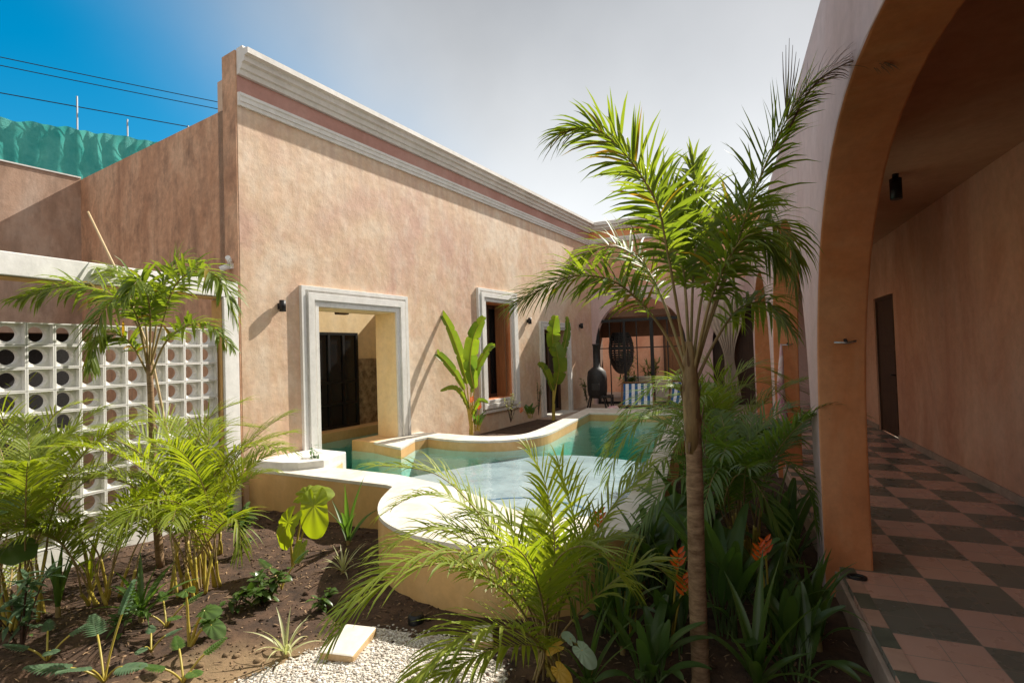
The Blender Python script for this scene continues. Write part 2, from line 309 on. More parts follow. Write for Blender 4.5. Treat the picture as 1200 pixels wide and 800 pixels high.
L.new(ca.outputs[0], ck.inputs['Color1']); L.new(cb.outputs[0], ck.inputs['Color2'])
br = N.new('ShaderNodeTexBrick'); br.offset = 0; br.inputs['Scale'].default_value = 1; br.inputs['Brick Width'].default_value = .5; br.inputs['Row Height'].default_value = .5
br.inputs['Mortar Size'].default_value = .006; br.inputs['Color1'].default_value = (0,0,0,1); br.inputs['Color2'].default_value = (0,0,0,1); br.inputs['Mortar'].default_value = (1,1,1,1)
L.new(mp.outputs[0], br.inputs['Vector'])
mj = N.new('ShaderNodeMixRGB'); mj.inputs[2].default_value = (.30,.24,.19,1); L.new(br.outputs['Color'], mj.inputs[0]); L.new(ck.outputs[0], mj.inputs[1])
L.new(mj.outputs[0], b.inputs['Base Color'])
rg = N.new('ShaderNodeMapRange'); rg.inputs[3].default_value = .16; rg.inputs[4].default_value = .42; L.new(n1.outputs[0], rg.inputs[0]); L.new(rg.outputs[0], b.inputs['Roughness'])
M['tiles'] = m
M['tileborder'] = stucco('border_tiles', [(.50,.31,.22),(.45,.27,.19),(.56,.36,.26)], .5, 3, .08, 0)
M['tilegreen'] = noisy('green_tiles', (.085,.10,.07), (.14,.155,.11), .5, 8, .1, .002)
M['deck'] = noisy('deck_cement', (.34,.25,.19), (.46,.35,.27), .8, 6, .2, .003)
M['farground'] = noisy('far_ground', (.13,.10,.07), (.20,.16,.11), .97, 2, .3, .02)

# teal debris netting
m = mat('debris_netting', (.02,.30,.28), .7); t = m.node_tree; N = t.nodes; L = t.links; b = N['Principled BSDF']
tc = N.new('ShaderNodeTexCoord'); n1 = N.new('ShaderNodeTexNoise'); n1.inputs['Scale'].default_value = 1.5; n1.inputs['Detail'].default_value = 9; n1.inputs['Roughness'].default_value = .75; n1.inputs['Distortion'].default_value = .2
L.new(tc.outputs['Object'], n1.inputs['Vector']); r = N.new('ShaderNodeValToRGB')
r.color_ramp.elements[0].position = .3; r.color_ramp.elements[0].color = (.03,.36,.33,1); r.color_ramp.elements[1].position = .72; r.color_ramp.elements[1].color = (.16,.58,.50,1)
L.new(n1.outputs[0], r.inputs[0]); L.new(r.outputs[0], b.inputs['Base Color'])
bp = N.new('ShaderNodeBump'); bp.inputs['Strength'].default_value = .8; bp.inputs['Distance'].default_value = .15; L.new(n1.outputs[0], bp.inputs['Height']); L.new(bp.outputs[0], b.inputs['Normal'])
trn = N.new('ShaderNodeBsdfTranslucent'); L.new(r.outputs[0], trn.inputs[0]); ms = N.new('ShaderNodeMixShader'); ms.inputs[0].default_value = .45
L.new(b.outputs[0], ms.inputs[1]); L.new(trn.outputs[0], ms.inputs[2]); L.new(ms.outputs[0], N['Material Output'].inputs['Surface'])
M['net'] = m
# striped sling cloth
m = mat('striped_cloth', (.8,.8,.8), .9); t = m.node_tree; N = t.nodes; L = t.links
tc = N.new('ShaderNodeTexCoord'); sx = N.new('ShaderNodeSeparateXYZ'); L.new(tc.outputs['Object'], sx.inputs[0])
mu = N.new('ShaderNodeMath'); mu.operation = 'MULTIPLY'; mu.inputs[1].default_value = 6.6; L.new(sx.outputs[0], mu.inputs[0])
fr_ = N.new('ShaderNodeMath'); fr_.operation = 'FRACT'; L.new(mu.outputs[0], fr_.inputs[0])
gt = N.new('ShaderNodeMath'); gt.operation = 'GREATER_THAN'; gt.inputs[1].default_value = .52; L.new(fr_.outputs[0], gt.inputs[0])
mxx = N.new('ShaderNodeMixRGB'); mxx.inputs[1].default_value = (.75,.76,.82,1); mxx.inputs[2].default_value = (.02,.11,.30,1); L.new(gt.outputs[0], mxx.inputs[0])
L.new(mxx.outputs[0], N['Principled BSDF'].inputs['Base Color']); M['stripe'] = m

# ================================================================ SETTING
# pool outline (metres)
ORG = V((-5.53, 4.56, 0)); UX = V((.1676, .98586, 0)); UY = V((-.98586, .1676, 0)); RZ = math.atan2(UX.y, UX.x)
def h2w(lx, ly, z=0): return ORG + UX*lx + UY*ly + V((0, 0, z))
def crs(P, n=6, closed=False):
    P = [V(p) for p in P]; o_ = []; k = len(P)
    for i in range(k if closed else k-1):
        if closed: a, b_, c, d = P[i-1], P[i], P[(i+1) % k], P[(i+2) % k]
        else: a, b_, c, d = P[max(i-1, 0)], P[i], P[i+1], P[min(i+2, k-1)]
        for j in range(n):
            t_ = j/n
            o_.append(.5*((2*b_) + (c-a)*t_ + (2*a-5*b_+4*c-d)*t_*t_ + (3*b_-a-3*c+d)*t_**3))
    if not closed: o_.append(P[-1])
    return o_
lobe_out = crs([(-3.20,4.38,0),(-3.05,4.0,0),(-2.88,3.72,0),(-2.66,3.48,0),(-2.38,3.31,0),(-2.08,3.21,0),(-1.75,3.17,0),(-1.42,3.22,0),(-1.10,3.35,0),(-.85,3.56,0),(-.68,3.84,0),(-.57,4.2,0),(-.55,4.7,0),(-.60,5.6,0),(-.66,6.8,0)], 4)
lobe_in = crs([(-3.44,4.84,0),(-3.04,4.71,0),(-2.59,4.54,0),(-2.27,4.37,0),(-1.97,4.18,0),(-1.68,4.02,0),(-1.35,3.95,0),(-1.08,4.02,0),(-.92,4.22,0),(-.86,4.6,0),(-.86,5.2,0),(-.88,6.2,0),(-.92,7.1,0)], 4)
far_in = crs([(-2.70,8.4,0),(-2.72,7.95,0),(-2.84,7.6,0),(-3.08,7.28,0),(-3.4,7.11,0),(-3.75,7.06,0),(-4.15,7.10,0),(-4.55,7.22,0)], 4)
far_out = crs([(-4.88,7.66,0),(-4.45,7.62,0),(-3.95,7.52,0),(-3.6,7.52,0),(-3.3,7.63,0),(-3.1,7.85,0),(-3.04,8.2,0),(-3.02,8.7,0)], 4)
rb = [h2w(2.08,.50), h2w(4.3,.50), h2w(4.3,1.55), h2w(.35,1.55), h2w(.35,.0)]
INNER = lobe_in + [V((-1.0,10.8,0)), V((-2.72,10.8,0))] + far_in + [V((-4.62,6.95,0)), V((-4.42,6.28,0)), h2w(2.08,-.02)] + rb + [V((-5.02,5.40,0)), V((-4.72,5.43,0)), V((-4.5,4.96,0))]
OUTER = [h2w(.06,.012), V((-3.30,4.42,0))] + lobe_out + [V((-.72,11.75,0)), V((-3.02,11.75,0))] + far_out[::-1] + [h2w(3.2,.012)]
ZC, ZW = .28, .13
def inpoly(x, y, P):
    c = False; j = len(P)-1
    for i in range(len(P)):
        if (P[i].y > y) != (P[j].y > y) and x < (P[j].x-P[i].x)*(y-P[i].y)/(P[j].y-P[i].y)+P[i].x: c = not c
        j = i
    return c
# far ground with the property cut out, and what lies inside it
g = MB(); z = -.32
g.prism([[(-1500,-1500),(1500,-1500),(1500,1500),(-1500,1500)], [(-10.2,-3.9),(-10.2,15.2),(2.7,15.2),(2.7,-3.9)]], lambda p: (p[0],p[1],z), lambda p: (p[0],p[1],z-.5), back=False)
tag(g.build('ground', M['farground'], recalc=False), kind='structure')
GRAVEL = [V(p) for p in ((-2.62,1.6,0),(-2.62,2.05,0),(-2.45,2.4,0),(-2.34,2.62,0),(-2.22,2.82,0),(-1.95,2.84,0),(-1.62,2.9,0),(-1.25,2.72,0),(-1.05,2.4,0),(-.9,1.9,0),(-.9,1.2,0),(-2.5,1.2,0))]
def soilz(x, y):
    zz = -.20 + .035*noise.noise(V((x*.9, y*.9, 3))) + .028*noise.noise(V((x*3.1, y*3.1, 7))) + .014*noise.noise(V((x*9, y*9, 1)))
    if inpoly(x, y, GRAVEL): zz = -.205 + .005*noise.noise(V((x*9, y*9, 1)))
    if x > -3.2 and x < -2.9: pass
    return zz
def grid(name, mt, x0, x1, y0, y1, st, zf, skip):
    b = MB(); nx = int((x1-x0)/st)+1; ny = int((y1-y0)/st)+1; vs_ = []; ok = []
    for j in range(ny):
        for i in range(nx):
            x, y = x0+i*st, y0+j*st; vs_.append((x, y, zf(x, y))); ok.append(not skip(x, y))
    fs = [(j*nx+i, j*nx+i+1, (j+1)*nx+i+1, (j+1)*nx+i) for j in range(ny-1) for i in range(nx-1)
          if ok[j*nx+i] and ok[j*nx+i+1] and ok[(j+1)*nx+i+1] and ok[(j+1)*nx+i]]
    b.add(vs_, fs, 0, True)
    return b.build(name, mt, recalc=False)
# soil material: dark humus, sandy towards the gravel
ms_ = M['soil']; t = ms_.node_tree; N = t.nodes; L = t.links; b = N['Principled BSDF']
lnk = b.inputs['Base Color'].links[0].from_socket
tc = N.new('ShaderNodeTexCoord'); dd = N.new('ShaderNodeVectorMath'); dd.operation = 'DISTANCE'; dd.inputs[1].default_value = (-2.35, 1.75, -.2); L.new(tc.outputs['Object'], dd.inputs[0])
nz = N.new('ShaderNodeTexNoise'); nz.inputs['Scale'].default_value = 2.5; nz.inputs['Detail'].default_value = 8; L.new(tc.outputs['Object'], nz.inputs['Vector'])
ad = N.new('ShaderNodeMath'); ad.operation = 'MULTIPLY_ADD'; ad.inputs[1].default_value = .9; L.new(nz.outputs[0], ad.inputs[0]); L.new(dd.outputs['Value'], ad.inputs[2])
mr_ = N.new('ShaderNodeMapRange'); mr_.inputs[1].default_value = .8; mr_.inputs[2].default_value = 1.4; mr_.inputs[3].default_value = .85; mr_.inputs[4].default_value = 0; L.new(ad.outputs[0], mr_.inputs[0])
mxx = N.new('ShaderNodeMixRGB'); mxx.inputs[2].default_value = (.33,.225,.12,1); L.new(mr_.outputs[0], mxx.inputs[0]); L.new(lnk, mxx.inputs[1]); L.new(mxx.outputs[0], b.inputs['Base Color'])
def inwall(x, y):
    d = V((x, y, 0)) - ORG; return d.dot(UY) > .2 and d.dot(UX) > -.2
tag(grid('soil', M['soil'], -5.66, .78, -2.5, 12.1, .05, soilz, lambda x, y: inpoly(x, y, INNER) or inwall(x, y)), kind='structure')
# planting bed between the pool and the house is fuller
b = MB(); bed = [h2w(3.18,-.01)] + [V((p.x, p.y, 0)) + V((-.02,.02,0)) for p in far_out] + [V((-3.04,11.7,0)), h2w(7.9,-.01)]
b.prism([[(p.x,p.y) for p in bed]], lambda p: (p[0],p[1],-.02), lambda p: (p[0],p[1],-.3)); tag(b.build('planting_bed_soil', M['soil']), kind='structure')
# yard behind the block screen
b = MB().box((-10.2,-4,-.5),(-5.66,4.6,-.12)); tag(b.build('yard_ground', M['sand']), kind='structure')
# corridor slab, deck beyond the pool, courtyard beyond the arch
b = MB(); b.box((.70,-3.9,-.45),(2.62,15.25,0)); tag(b.build('corridor_floor', M['tiles'], bevel=.006), kind='structure')
b = MB(); b.box((-4.3,11.76,-.4),(.698,15.25,-.004)); tag(b.build('deck', M['deck']), kind='structure')
b = MB(); b.box((-6,15.26,-.4),(4,24,-.01)); tag(b.build('courtyard_floor', M['deck']), kind='structure')

# ---------------------------------------------------------------- swimming pool
pool = thing('swimming_pool', 'curved swimming pool with white coping, ochre sides and teal water', 'pool')
b = MB(); c2 = [[(p.x,p.y) for p in OUTER], [(p.x,p.y) for p in INNER]]
# coping: a slab rounded at its edges; split in two because the inner outline leaves the outer one at the doorway
def ring(name, mt, z1, z0, bevel=0):
    r_ = MB(); nO = len(OUTER); nI = len(INNER)
    i_dl = INNER.index(INNER[-3]); 
    k_r = len(lobe_in)+2+len(far_in)+2            # index where the inner outline meets the wall (right jamb ledge)
    inn = INNER[nI-3:] + INNER[:k_r+1]
    poly = OUTER + inn[::-1]
    r_.prism([[(p.x,p.y) for p in poly]], lambda p: (p[0],p[1],z1), lambda p: (p[0],p[1],z0))
    return r_.build(name, mt, pool, bevel)
ring('coping', M['coping'], ZC, ZC-.035, .012)
ring('side_wall', M['ochre'], ZC-.037, .11)
b = MB(); k = len(OUTER)
b.add([(p.x,p.y,.11) for p in OUTER]+[(p.x,p.y,-.5) for p in OUTER], [(i,i+1,k+i+1,k+i) for i in range(k-1)]); b.build('outer_wall', M['ochre'], pool)
# basin
b = MB(); k = len(INNER)
b.add([(p.x,p.y,.109) for p in INNER] + [(p.x,p.y,-.62) for p in INNER], [(i,(i+1)%k,k+(i+1)%k,k+i) for i in range(k)])
b.add([(p.x,p.y,-.62) for p in INNER], tessellate_polygon([INNER]))
b.build('basin', M['plaster_pool'], pool)
# shallow sun shelf
sh = crs([(-4.40,5.2,0),(-4.05,5.75,0),(-3.75,6.25,0),(-3.45,6.75,0),(-3.10,7.25,0),(-2.72,7.62,0),(-2.3,7.78,0),(-1.75,7.75,0),(-1.2,7.55,0),(-.9,7.45,0)], 5)
shp = sh + [V((p.x,p.y,0)) for p in lobe_in[::-1]] + [V((-4.1,4.93,0))]
b = MB(); b.prism([[(p.x,p.y) for p in shp]], lambda p: (p[0],p[1],-.02), lambda p: (p[0],p[1],-.61), back=False); b.build('sun_shelf', M['shelf'], pool)
M['blueline'] = noisy('blue_tiles', (.10,.16,.30), (.18,.26,.42), .4, 20, .1, .001)
b = MB(); ln = crs([(-2.85,4.9,0),(-2.2,5.35,0),(-1.6,5.3,0),(-1.1,4.95,0)], 8)
for i in range(len(ln)-1):
    a_, c_ = ln[i], ln[i+1]; n_ = V(((c_-a_).y, -(c_-a_).x, 0)).normalized()*.018
    b.add([a_-n_+V((0,0,-.016)), a_+n_+V((0,0,-.016)), c_+n_+V((0,0,-.016)), c_-n_+V((0,0,-.016))], [(0,1,2,3)])
b.build('tile_line', M['blueline'], pool)
# white block under the left jamb, ledge under the right jamb
b = MB(); bl = [h2w(.55,.0), h2w(.98,-.02), V((-4.70,5.44,0)), V((-4.60,4.92,0)), V((-4.80,4.72,0)), h2w(.2,-.5), h2w(.12,.0)]
b.prism([[(p.x,p.y) for p in bl]], lambda p: (p[0],p[1],.37), lambda p: (p[0],p[1],-.6)); b.build('raised_block', M['white'], pool, .012)
b = MB(); lg = [h2w(2.085,-.02), h2w(2.085,.495), h2w(4.4,.495), h2w(4.4,.46), h2w(2.62,.46), h2w(2.62,-.02)]
b.prism([[(p.x,p.y) for p in lg]], lambda p: (p[0],p[1],ZC), lambda p: (p[0],p[1],-1.2)); b.build('room_ledge', M['ochre'], pool, .01)
b = MB(); lg = [h2w(.27,1.555), h2w(4.41,1.555), h2w(4.41,1.948), h2w(.27,1.948)]
b.prism([[(p.x,p.y) for p in lg]], lambda p: (p[0],p[1],ZC), lambda p: (p[0],p[1],-1.2)); b.build('room_bench', M['ochre'], pool, .01)
# floor lights set in the far pool wall: small dark dots
# water
b = MB(); cx = []
for i, p in enumerate(INNER):
    a, c = INNER[i-1], INNER[(i+1) % len(INNER)]
    n1_ = V(((p-a).y, -(p-a).x, 0)).normalized(); n2_ = V(((c-p).y, -(c-p).x, 0)).normalized(); nn_ = (n1_+n2_).normalized()
    cx.append((p.x+nn_.x*.012, p.y+nn_.y*.012))
b.prism([cx], lambda p: (p[0],p[1],ZW), lambda p: (p[0],p[1],-.61)); w = b.build('pool_water', M['water']); tag(w, kind='structure')

# ---------------------------------------------------------------- the main house (local frame: x along the facade, y into it)
house = thing('plastered_house', 'long peach plastered house with white cornice and three framed openings on the pool', 'house', ORG, RZ)
LEN = 11.0
def rect(x0, z0, x1, z1): return [(x0,z0),(x1,z0),(x1,z1),(x0,z1)]
b = MB()
fac_out = [(0,-1.3),(1.10,-1.3),(1.10,2.36),(2.62,2.36),(2.62,-1.3),(LEN,-1.3),(LEN,5.26),(0,5.26)]
b.prism([fac_out, rect(5.24,.64,6.24,2.73), rect(7.78,-.02,9.12,2.20)], lambda p: (p[0],0,p[1]), lambda p: (p[0],.45,p[1]))
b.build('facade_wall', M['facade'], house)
# parapet top and mouldings (butted, each a little proud of the wall)
def mould(name, z0, prof, mt, x0=-.0, x1=LEN, ret=.30):
    """prof: (out, z) pairs from bottom to top; returns round the near corner"""
    q = MB(); n = len(prof)
    vs_ = []
    for (o_, z_) in prof:
        vs_ += [(x0-.0, -o_, z0+z_), (x1, -o_, z0+z_)]
    fs = [(2*i, 2*i+1, 2*i+3, 2*i+2) for i in range(n-1)]
    q.add(vs_, fs)
    # end cap at the corner and the top/bottom
    q.add([(x0, .0, z0+prof[0][1])] + [(x0, -o_, z0+z_) for o_, z_ in prof] + [(x0, .0, z0+prof[-1][1])], [tuple(range(n+2))])
    q.add([(x0,.0,z0+prof[0][1]),(x1,.0,z0+prof[0][1]),(x1,-prof[0][0],z0+prof[0][1]),(x0,-prof[0][0],z0+prof[0][1])],[(0,1,2,3)])
    q.add([(x0,.0,z0+prof[-1][1]),(x1,.0,z0+prof[-1][1]),(x1,-prof[-1][0],z0+prof[-1][1]),(x0,-prof[-1][0],z0+prof[-1][1])],[(0,1,2,3)])
    return q.build(name, mt, house)
mould('lower_cornice', 4.83, [(.02,0),(.035,.0),(.04,.05),(.055,.05),(.06,.10),(.075,.115),(.075,.15),(.02,.165)], M['trim'])
mould('upper_cornice', 5.22, [(.02,0),(.05,0),(.07,.05),(.10,.06),(.12,.12),(.17,.13),(.18,.19),(.25,.20),(.25,.27),(.15,.29),(.13,.33)], M['trim'])
b = MB(); b.box((0,-.004,4.998),(LEN,.0,5.218)); b.build('parapet_band', M['band'], house)
b = MB(); b.box((0.002,.002,5.262),(LEN,.30,5.535)); b.build('parapet_top', M['oldwall'], house)
# side wall (meets the facade at the near corner), with the old parapet pier
b = MB(); b.box((-.02,.003,-.4),(-.001,.30,5.53)); b.build('corner_pier', M['oldwall'], house)
sw = [(.302,-.4),(4.98,-.4),(4.98,4.93),(.302,4.86)]
b = MB(); b.prism([sw], lambda p: (0,p[0],p[1]), lambda p: (.25,p[0],p[1])); b.build('side_wall', M['oldwall'], house)
# repainted patches on the side wall
# door and window surrounds: three stepped white fillets
def surround(name, x0, z0, x1, z1, wd, bottom, lab=None):
    q = MB()
    steps = [(0, .10, .050), (.30, .66, .085), (.72, 1.0, .035)] if wd > .25 else [(0, .12, .045), (.28, .66, .07), (.72, 1.0, .03)]
    bands = [(0, .22, .055), (.22, .34, .032), (.34, .70, .075), (.70, .80, .038), (.80, 1.0, .05)]
    for a0, a1, pr in bands:
        o0, o1 = wd*(1-a0), wd*(1-a1)      # distances outside the opening
        X0, X1, Z1 = x0-o0, x1+o0, z1+o0; xi0, xi1, zi1 = x0-o1, x1+o1, z1+o1
        Z0 = z0-o0 if bottom else z0; zi0 = z0-o1 if bottom else z0
        outer = [(X0,Z0),(X1,Z0),(X1,Z1),(X0,Z1)]
        if bottom: q.prism([outer, [(xi0,zi0),(xi1,zi0),(xi1,zi1),(xi0,zi1)]], lambda p: (p[0],-pr,p[1]), lambda p: (p[0],.004,p[1]), back=False)
        else: q.prism([[(X0,Z0),(xi0,Z0),(xi0,zi1),(xi1,zi1),(xi1,Z0),(X1,Z0),(X1,Z1),(X0,Z1)]], lambda p: (p[0],-pr,p[1]), lambda p: (p[0],.004,p[1]), back=False)
    return q.build(name, M['trim'], house, .004)
surround('door_surround', 1.10, ZC, 2.62, 2.36, .28, False)
surround('window_surround', 5.24, .64, 6.24, 2.73, .27, True)
surround('door_surround', 7.78, 0, 9.12, 2.20, .20, False)
# door reveals of pale plaster in the big doorway
b = MB(); b.box((1.102,-.02,ZC),(1.112,.44,2.35)); b.box((2.61,-.02,ZC),(2.618,.44,2.35)); b.box((1.113,-.02,2.348),(2.608,.44,2.357)); b.build('door_reveal', M['room'], house)
# room behind the big doorway
b = MB(); b.box((.26,1.95,-1.2),(4.6,2.1,2.75)); b.box((.26,.46,-1.2),(.34,1.94,3.0)) ; b.box((4.42,.46,-1.2),(4.6,1.94,2.9)); b.build('room_wall', M['room'], house)
b = MB(); b.box((.26,.451,2.62),(4.6,.8,2.8)); b.build('room_ceiling', M['white'], house)
b = MB(); b.box((.7,.47,2.37),(3.2,.66,2.50)); b.box((1.9,.5,2.33),(2.1,.62,2.372)); b.build('lintel_beam', M['lintel'], house, .01)
dr = MB(); 
dr.box((1.42,1.90,ZC),(3.46,1.948,2.12)); d_ = dr.build('steel_door', M['darkglass'], house)
q = MB()
for x in (1.42,1.95,2.30,2.74,3.08,3.41): q.box((x,1.87,ZC),(x+.05,1.898,2.12))
for z_ in (ZC,.72,1.14,2.07): q.box((1.47,1.872,z_),(3.41,1.897,z_+.05))
q.build('door_frame', M['black'], d_)
b = MB()
rs = random.Random(3)
vs_ = []; nx, nz_ = 16, 26
for j in range(nz_+1):
    for i in range(nx+1):
        x = 3.50+.84*i/nx; z_ = ZC+1.32*j/nz_
        vs_.append((x, 1.945-.012-.03*abs(noise.noise(V((x*7, 2, z_*7))))-.015*noise.noise(V((x*22,1,z_*22))), z_))
b.add(vs_, [(j*(nx+1)+i, j*(nx+1)+i+1, (j+1)*(nx+1)+i+1, (j+1)*(nx+1)+i) for j in range(nz_) for i in range(nx)], 0, True)
b.build('bare_stone_patch', M['stone'], house, recalc=False)
# window: orange reveal, shutters folded inside
b = MB(); b.box((5.242,.0,.642),(5.252,.448,2.728)); b.box((6.228,.0,.642),(6.238,.448,2.728)); b.box((5.253,.0,2.718),(6.227,.448,2.728)); b.box((5.253,.0,.642),(6.227,.448,.652)); b.build('window_reveal', M['orange'], house)
b = MB(); b.box((5.26,.36,.66),(6.22,.40,2.71)); wn = b.build('window', M['darkglass'], house)
q = MB()
for x in (5.26,5.68,5.76,6.16): q.box((x,.30,.66),(x+.055,.358,2.71))
q.box((5.32,.302,.66),(6.16,.357,.72)); q.box((5.32,.302,2.64),(6.16,.357,2.71)); q.build('window_frame', M['wood'], wn)
q = MB(); q.box((6.06,.04,.66),(6.10,.29,2.70)); q.build('shutter', M['wood2'], wn)
# second door
b = MB(); b.box((7.78,.28,.0),(9.12,.33,2.19)); dd_ = b.build('door', M['darkglass'], house)
q = MB()
for x in (7.79,8.41,9.04): q.box((x,.22,.0),(x+.07,.278,2.19))
for z_ in (.01,1.0,2.11): q.box((7.86,.224,z_),(9.04,.276,z_+.07))
q.build('door_frame', M['wood'], dd_)
b = MB(); b.box((7.78,-.30,-.05),(9.12,.27,.012)); b.build('door_step', M['coping'], house)
b = MB(); b.box((4.62,.46,2.9),(LEN,6,3.05)); b.box((LEN-.2,.46,-.4),(LEN,6,2.89)); b.box((4.62,5.8,-.4),(LEN-.21,6,2.89)); b.box((4.62,.46,-.4),(LEN-.2,5.8,-.02)); b.build('roof_slab', M['greywall'], house)

# boundary wall far left with a dark carport opening
P0 = h2w(-.0,4.98); 
bw = thing('boundary_wall', 'grey weathered high wall beyond the block screen, half in shadow', 'wall', P0, RZ)
b = MB(); b.prism([[(.0,-.4),(.0,4.95),(-9,4.95),(-9,-.4),(-6,-.4),(-6,2.2),(-.02,2.2),(-.02,-.4)]], lambda p: (p[0],.0,p[1]), lambda p: (p[0],.25,p[1])); b.build('wall', M['greywall'], bw)
b = MB(); b.box((-9,-.02,4.952),(.0,.27,4.975)); b.build('wall_cap', M['white'], bw)
b = MB(); b.box((-6.2,.6,-.4),(.1,.7,2.4)); b.box((-6.2,.26,2.21),(.1,.6,2.4)); b.build('garage_door', M['black2'], bw)
# teal netting on a frame further back
nb = thing('netted_scaffold', 'building site screen of teal netting with bars above the grey wall', 'scaffold netting', (0,0,0))
A = V((-19.2,7.4,0)); B = V((-16.2,11.6,0))
def on(t_, z_): p = A.lerp(B, t_); return V((p.x,p.y,z_))
b = MB(); nn_ = 420; rows = 24; vs_ = []
Dn = (B-A).normalized(); Nn = V((Dn.y,-Dn.x,0))
for j in range(rows+1):
    for i in range(nn_+1):
        t_ = -2.2+4.6*i/nn_; p = on(t_, 2+6.85*j/rows + (.08*noise.noise(V((t_*9,0,0))) if j == rows else 0))
        vs_.append(p + Nn*(.05*sin(t_*70+2*noise.noise(V((t_*6,j*.3,1))))+.16*noise.noise(V((t_*4, j*.5, 2)))+.06*noise.noise(V((t_*14, j*1.7, 5)))))
b.add(vs_, [(j*(nn_+1)+i, j*(nn_+1)+i+1, (j+1)*(nn_+1)+i+1, (j+1)*(nn_+1)+i) for j in range(rows) for i in range(nn_)], 0, True)
b.build('netting', M['net'], nb, recalc=False)
for t_, h_ in ((-.5,9.9),(.05,9.9),(.42,10.2),(.66,9.75),(.98,9.9),(1.5,9.9)): MB().tube([on(t_,0)-Nn*.2, on(t_,h_-.25)-Nn*.2], .022, 6).build('pole', M['steel'], nb)
for z_ in (9.7,): MB().tube([on(-2.2,z_)-Nn*.25, on(2.4,z_-.1)-Nn*.25], .016, 6).build('rail', M['black'], nb)
for z_, lab in ((11.25,'upper black overhead cable crossing the blue sky'),(11.0,'lower black overhead cable crossing the blue sky')):
    o = MB().tube([on(-3+i*.25, z_-.15*sin(pi*i/20)-.02*i) - Nn*.6 for i in range(21)], .014, 6).build('overhead_cable', M['black']); tag(o, lab, 'cable', 'overhead cables')

# ---------------------------------------------------------------- pierced block screen (plane X = -5.5)
scr = thing('block_screen', 'white breeze block screen with round holes in a white frame', 'screen wall', (-5.5,4.5,0))
YE = 4.50; ZT = 2.59
b = MB(); b.box((-.20,-6.5,2.39-0),(.0,.0,ZT)); b.box((-.20,-.20,-.3),(.0,.0,2.388)); b.build('frame', M['white'], scr, .008)
b = MB(); b.box((-.235,-6.5,-.3),(-.075,-.202,.0)); b.build('plinth', M['white'], scr)
b = MB(); b.box((-.19,-6.5,2.37),(-.03,-.21,2.386)); b.box((-.19,-.215,0),(-.03,-.204,2.36)); b.build('frame_lining', M['ochre'], scr)
# one block: square rim, set-back plate with a round tube hole
b = MB(); P_ = .2; n = 20
def blk(y1, z0):
    y0 = y1-P_; cy, cz = (y0+y1)/2, z0+P_/2; xf = -.075; xp = xf-.055; xb = xf-.12; e = .002; wr = .012
    sq = lambda a: [(y0+a,z0+a),(y1-a,z0+a),(y1-a,z0+P_-a),(y0+a,z0+P_-a)]
    b.prism([sq(e), sq(wr)], lambda p: (xf,p[0],p[1]), lambda p: (xb,p[0],p[1]))
    ci = [(cy+.076*cos(2*pi*k/n), cz+.076*sin(2*pi*k/n)) for k in range(n)]
    c2_ = [(cy+.069*cos(2*pi*k/n), cz+.069*sin(2*pi*k/n)) for k in range(n)]
    s4 = sq(wr)
    tr_ = tessellate_polygon([[V((p[0],p[1],0)) for p in s4], [V((p[0],p[1],0)) for p in ci]])
    b.add([(xp,p[0],p[1]) for p in s4+ci], tr_)
    b.add([(xp,p[0],p[1]) for p in ci]+[(xp-.02,p[0],p[1]) for p in c2_], [(k,(k+1)%n,n+(k+1)%n,n+k) for k in range(n)], 0, True)
    b.add([(xp-.02,p[0],p[1]) for p in c2_]+[(xb,p[0],p[1]) for p in c2_], [(k,(k+1)%n,n+(k+1)%n,n+k) for k in range(n)], 0, True)
for c in range(16):
    for r_ in range(10): blk(-.235-c*P_, .008+r_*P_)
b.build('pierced_blocks', M['block'], scr, recalc=True)
b = MB(); b.box((-.19,-3.45,.0),(-.08,-6.5,2.01)); b.build('block_margin', M['block'], scr)

# ---------------------------------------------------------------- arcade building on the right
arc = thing('arcade_building', 'salmon arcade with orange arch linings and dark tiled walkway', 'arcade')
def archpts(y0, y1, zb, zt, n=28, ex=2.4, z0=.6):
    c, a = (y0+y1)/2, (y1-y0)/2; P = [(y0,zb)]
    for k in range(n+1):
        th = pi - pi*k/n; cc, ss = cos(th), sin(th)
        P.append((c + a*math.copysign(abs(cc)**(2/ex), cc), z0 + (zt-z0)*abs(ss)**(2/ex)))
    P.append((y1,zb)); return P
archs = [(.74,4.29),(4.60,7.77),(8.15,12.2)]  # wall behind the camera left solid, without its arch, to darken the walkway
out_ = [(-3.9,-.45)]
for y0, y1 in archs: out_ += archpts(y0, y1, -.45, 2.9)
out_ += [(12.6,-.45)] + [(12.61,2.2),(12.9,2.65),(13.6,2.85),(14.4,2.9),(15.24,2.9)] + [(15.24,3.66),(-3.9,3.66)]
b = MB(); nmat = 0
flat = out_; tris = tessellate_polygon([[V((p[0],p[1],0)) for p in flat]])
b.add([(.61,p[0],p[1]) for p in flat], tris, 0); b.add([(.91,p[0],p[1]) for p in flat], [t_[::-1] for t_ in tris], 1)
k = len(flat); 
for i in range(k):
    p, q_ = flat[i], flat[(i+1) % k]; top = p[1] > 3.5 and q_[1] > 3.5
    b.add([(.61,p[0],p[1]),(.61,q_[0],q_[1]),(.91,q_[0],q_[1]),(.91,p[0],p[1])], [(0,1,2,3)], 0 if top else 1)
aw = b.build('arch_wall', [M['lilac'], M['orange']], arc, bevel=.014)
b = MB(); b.box((2.576,-3.9,-.2),(2.80,10.07,3.66)); b.box((2.576,11.25,-.2),(2.80,15.24,3.66)); b.box((2.576,10.07,2.40),(2.80,11.25,3.66)); b.build('rear_wall', M['salmon'], arc)
b = MB(); b.box((.912,-4.1,3.38),(2.574,15.24,3.66)); b.build('ceiling', M['ceiling'], arc)
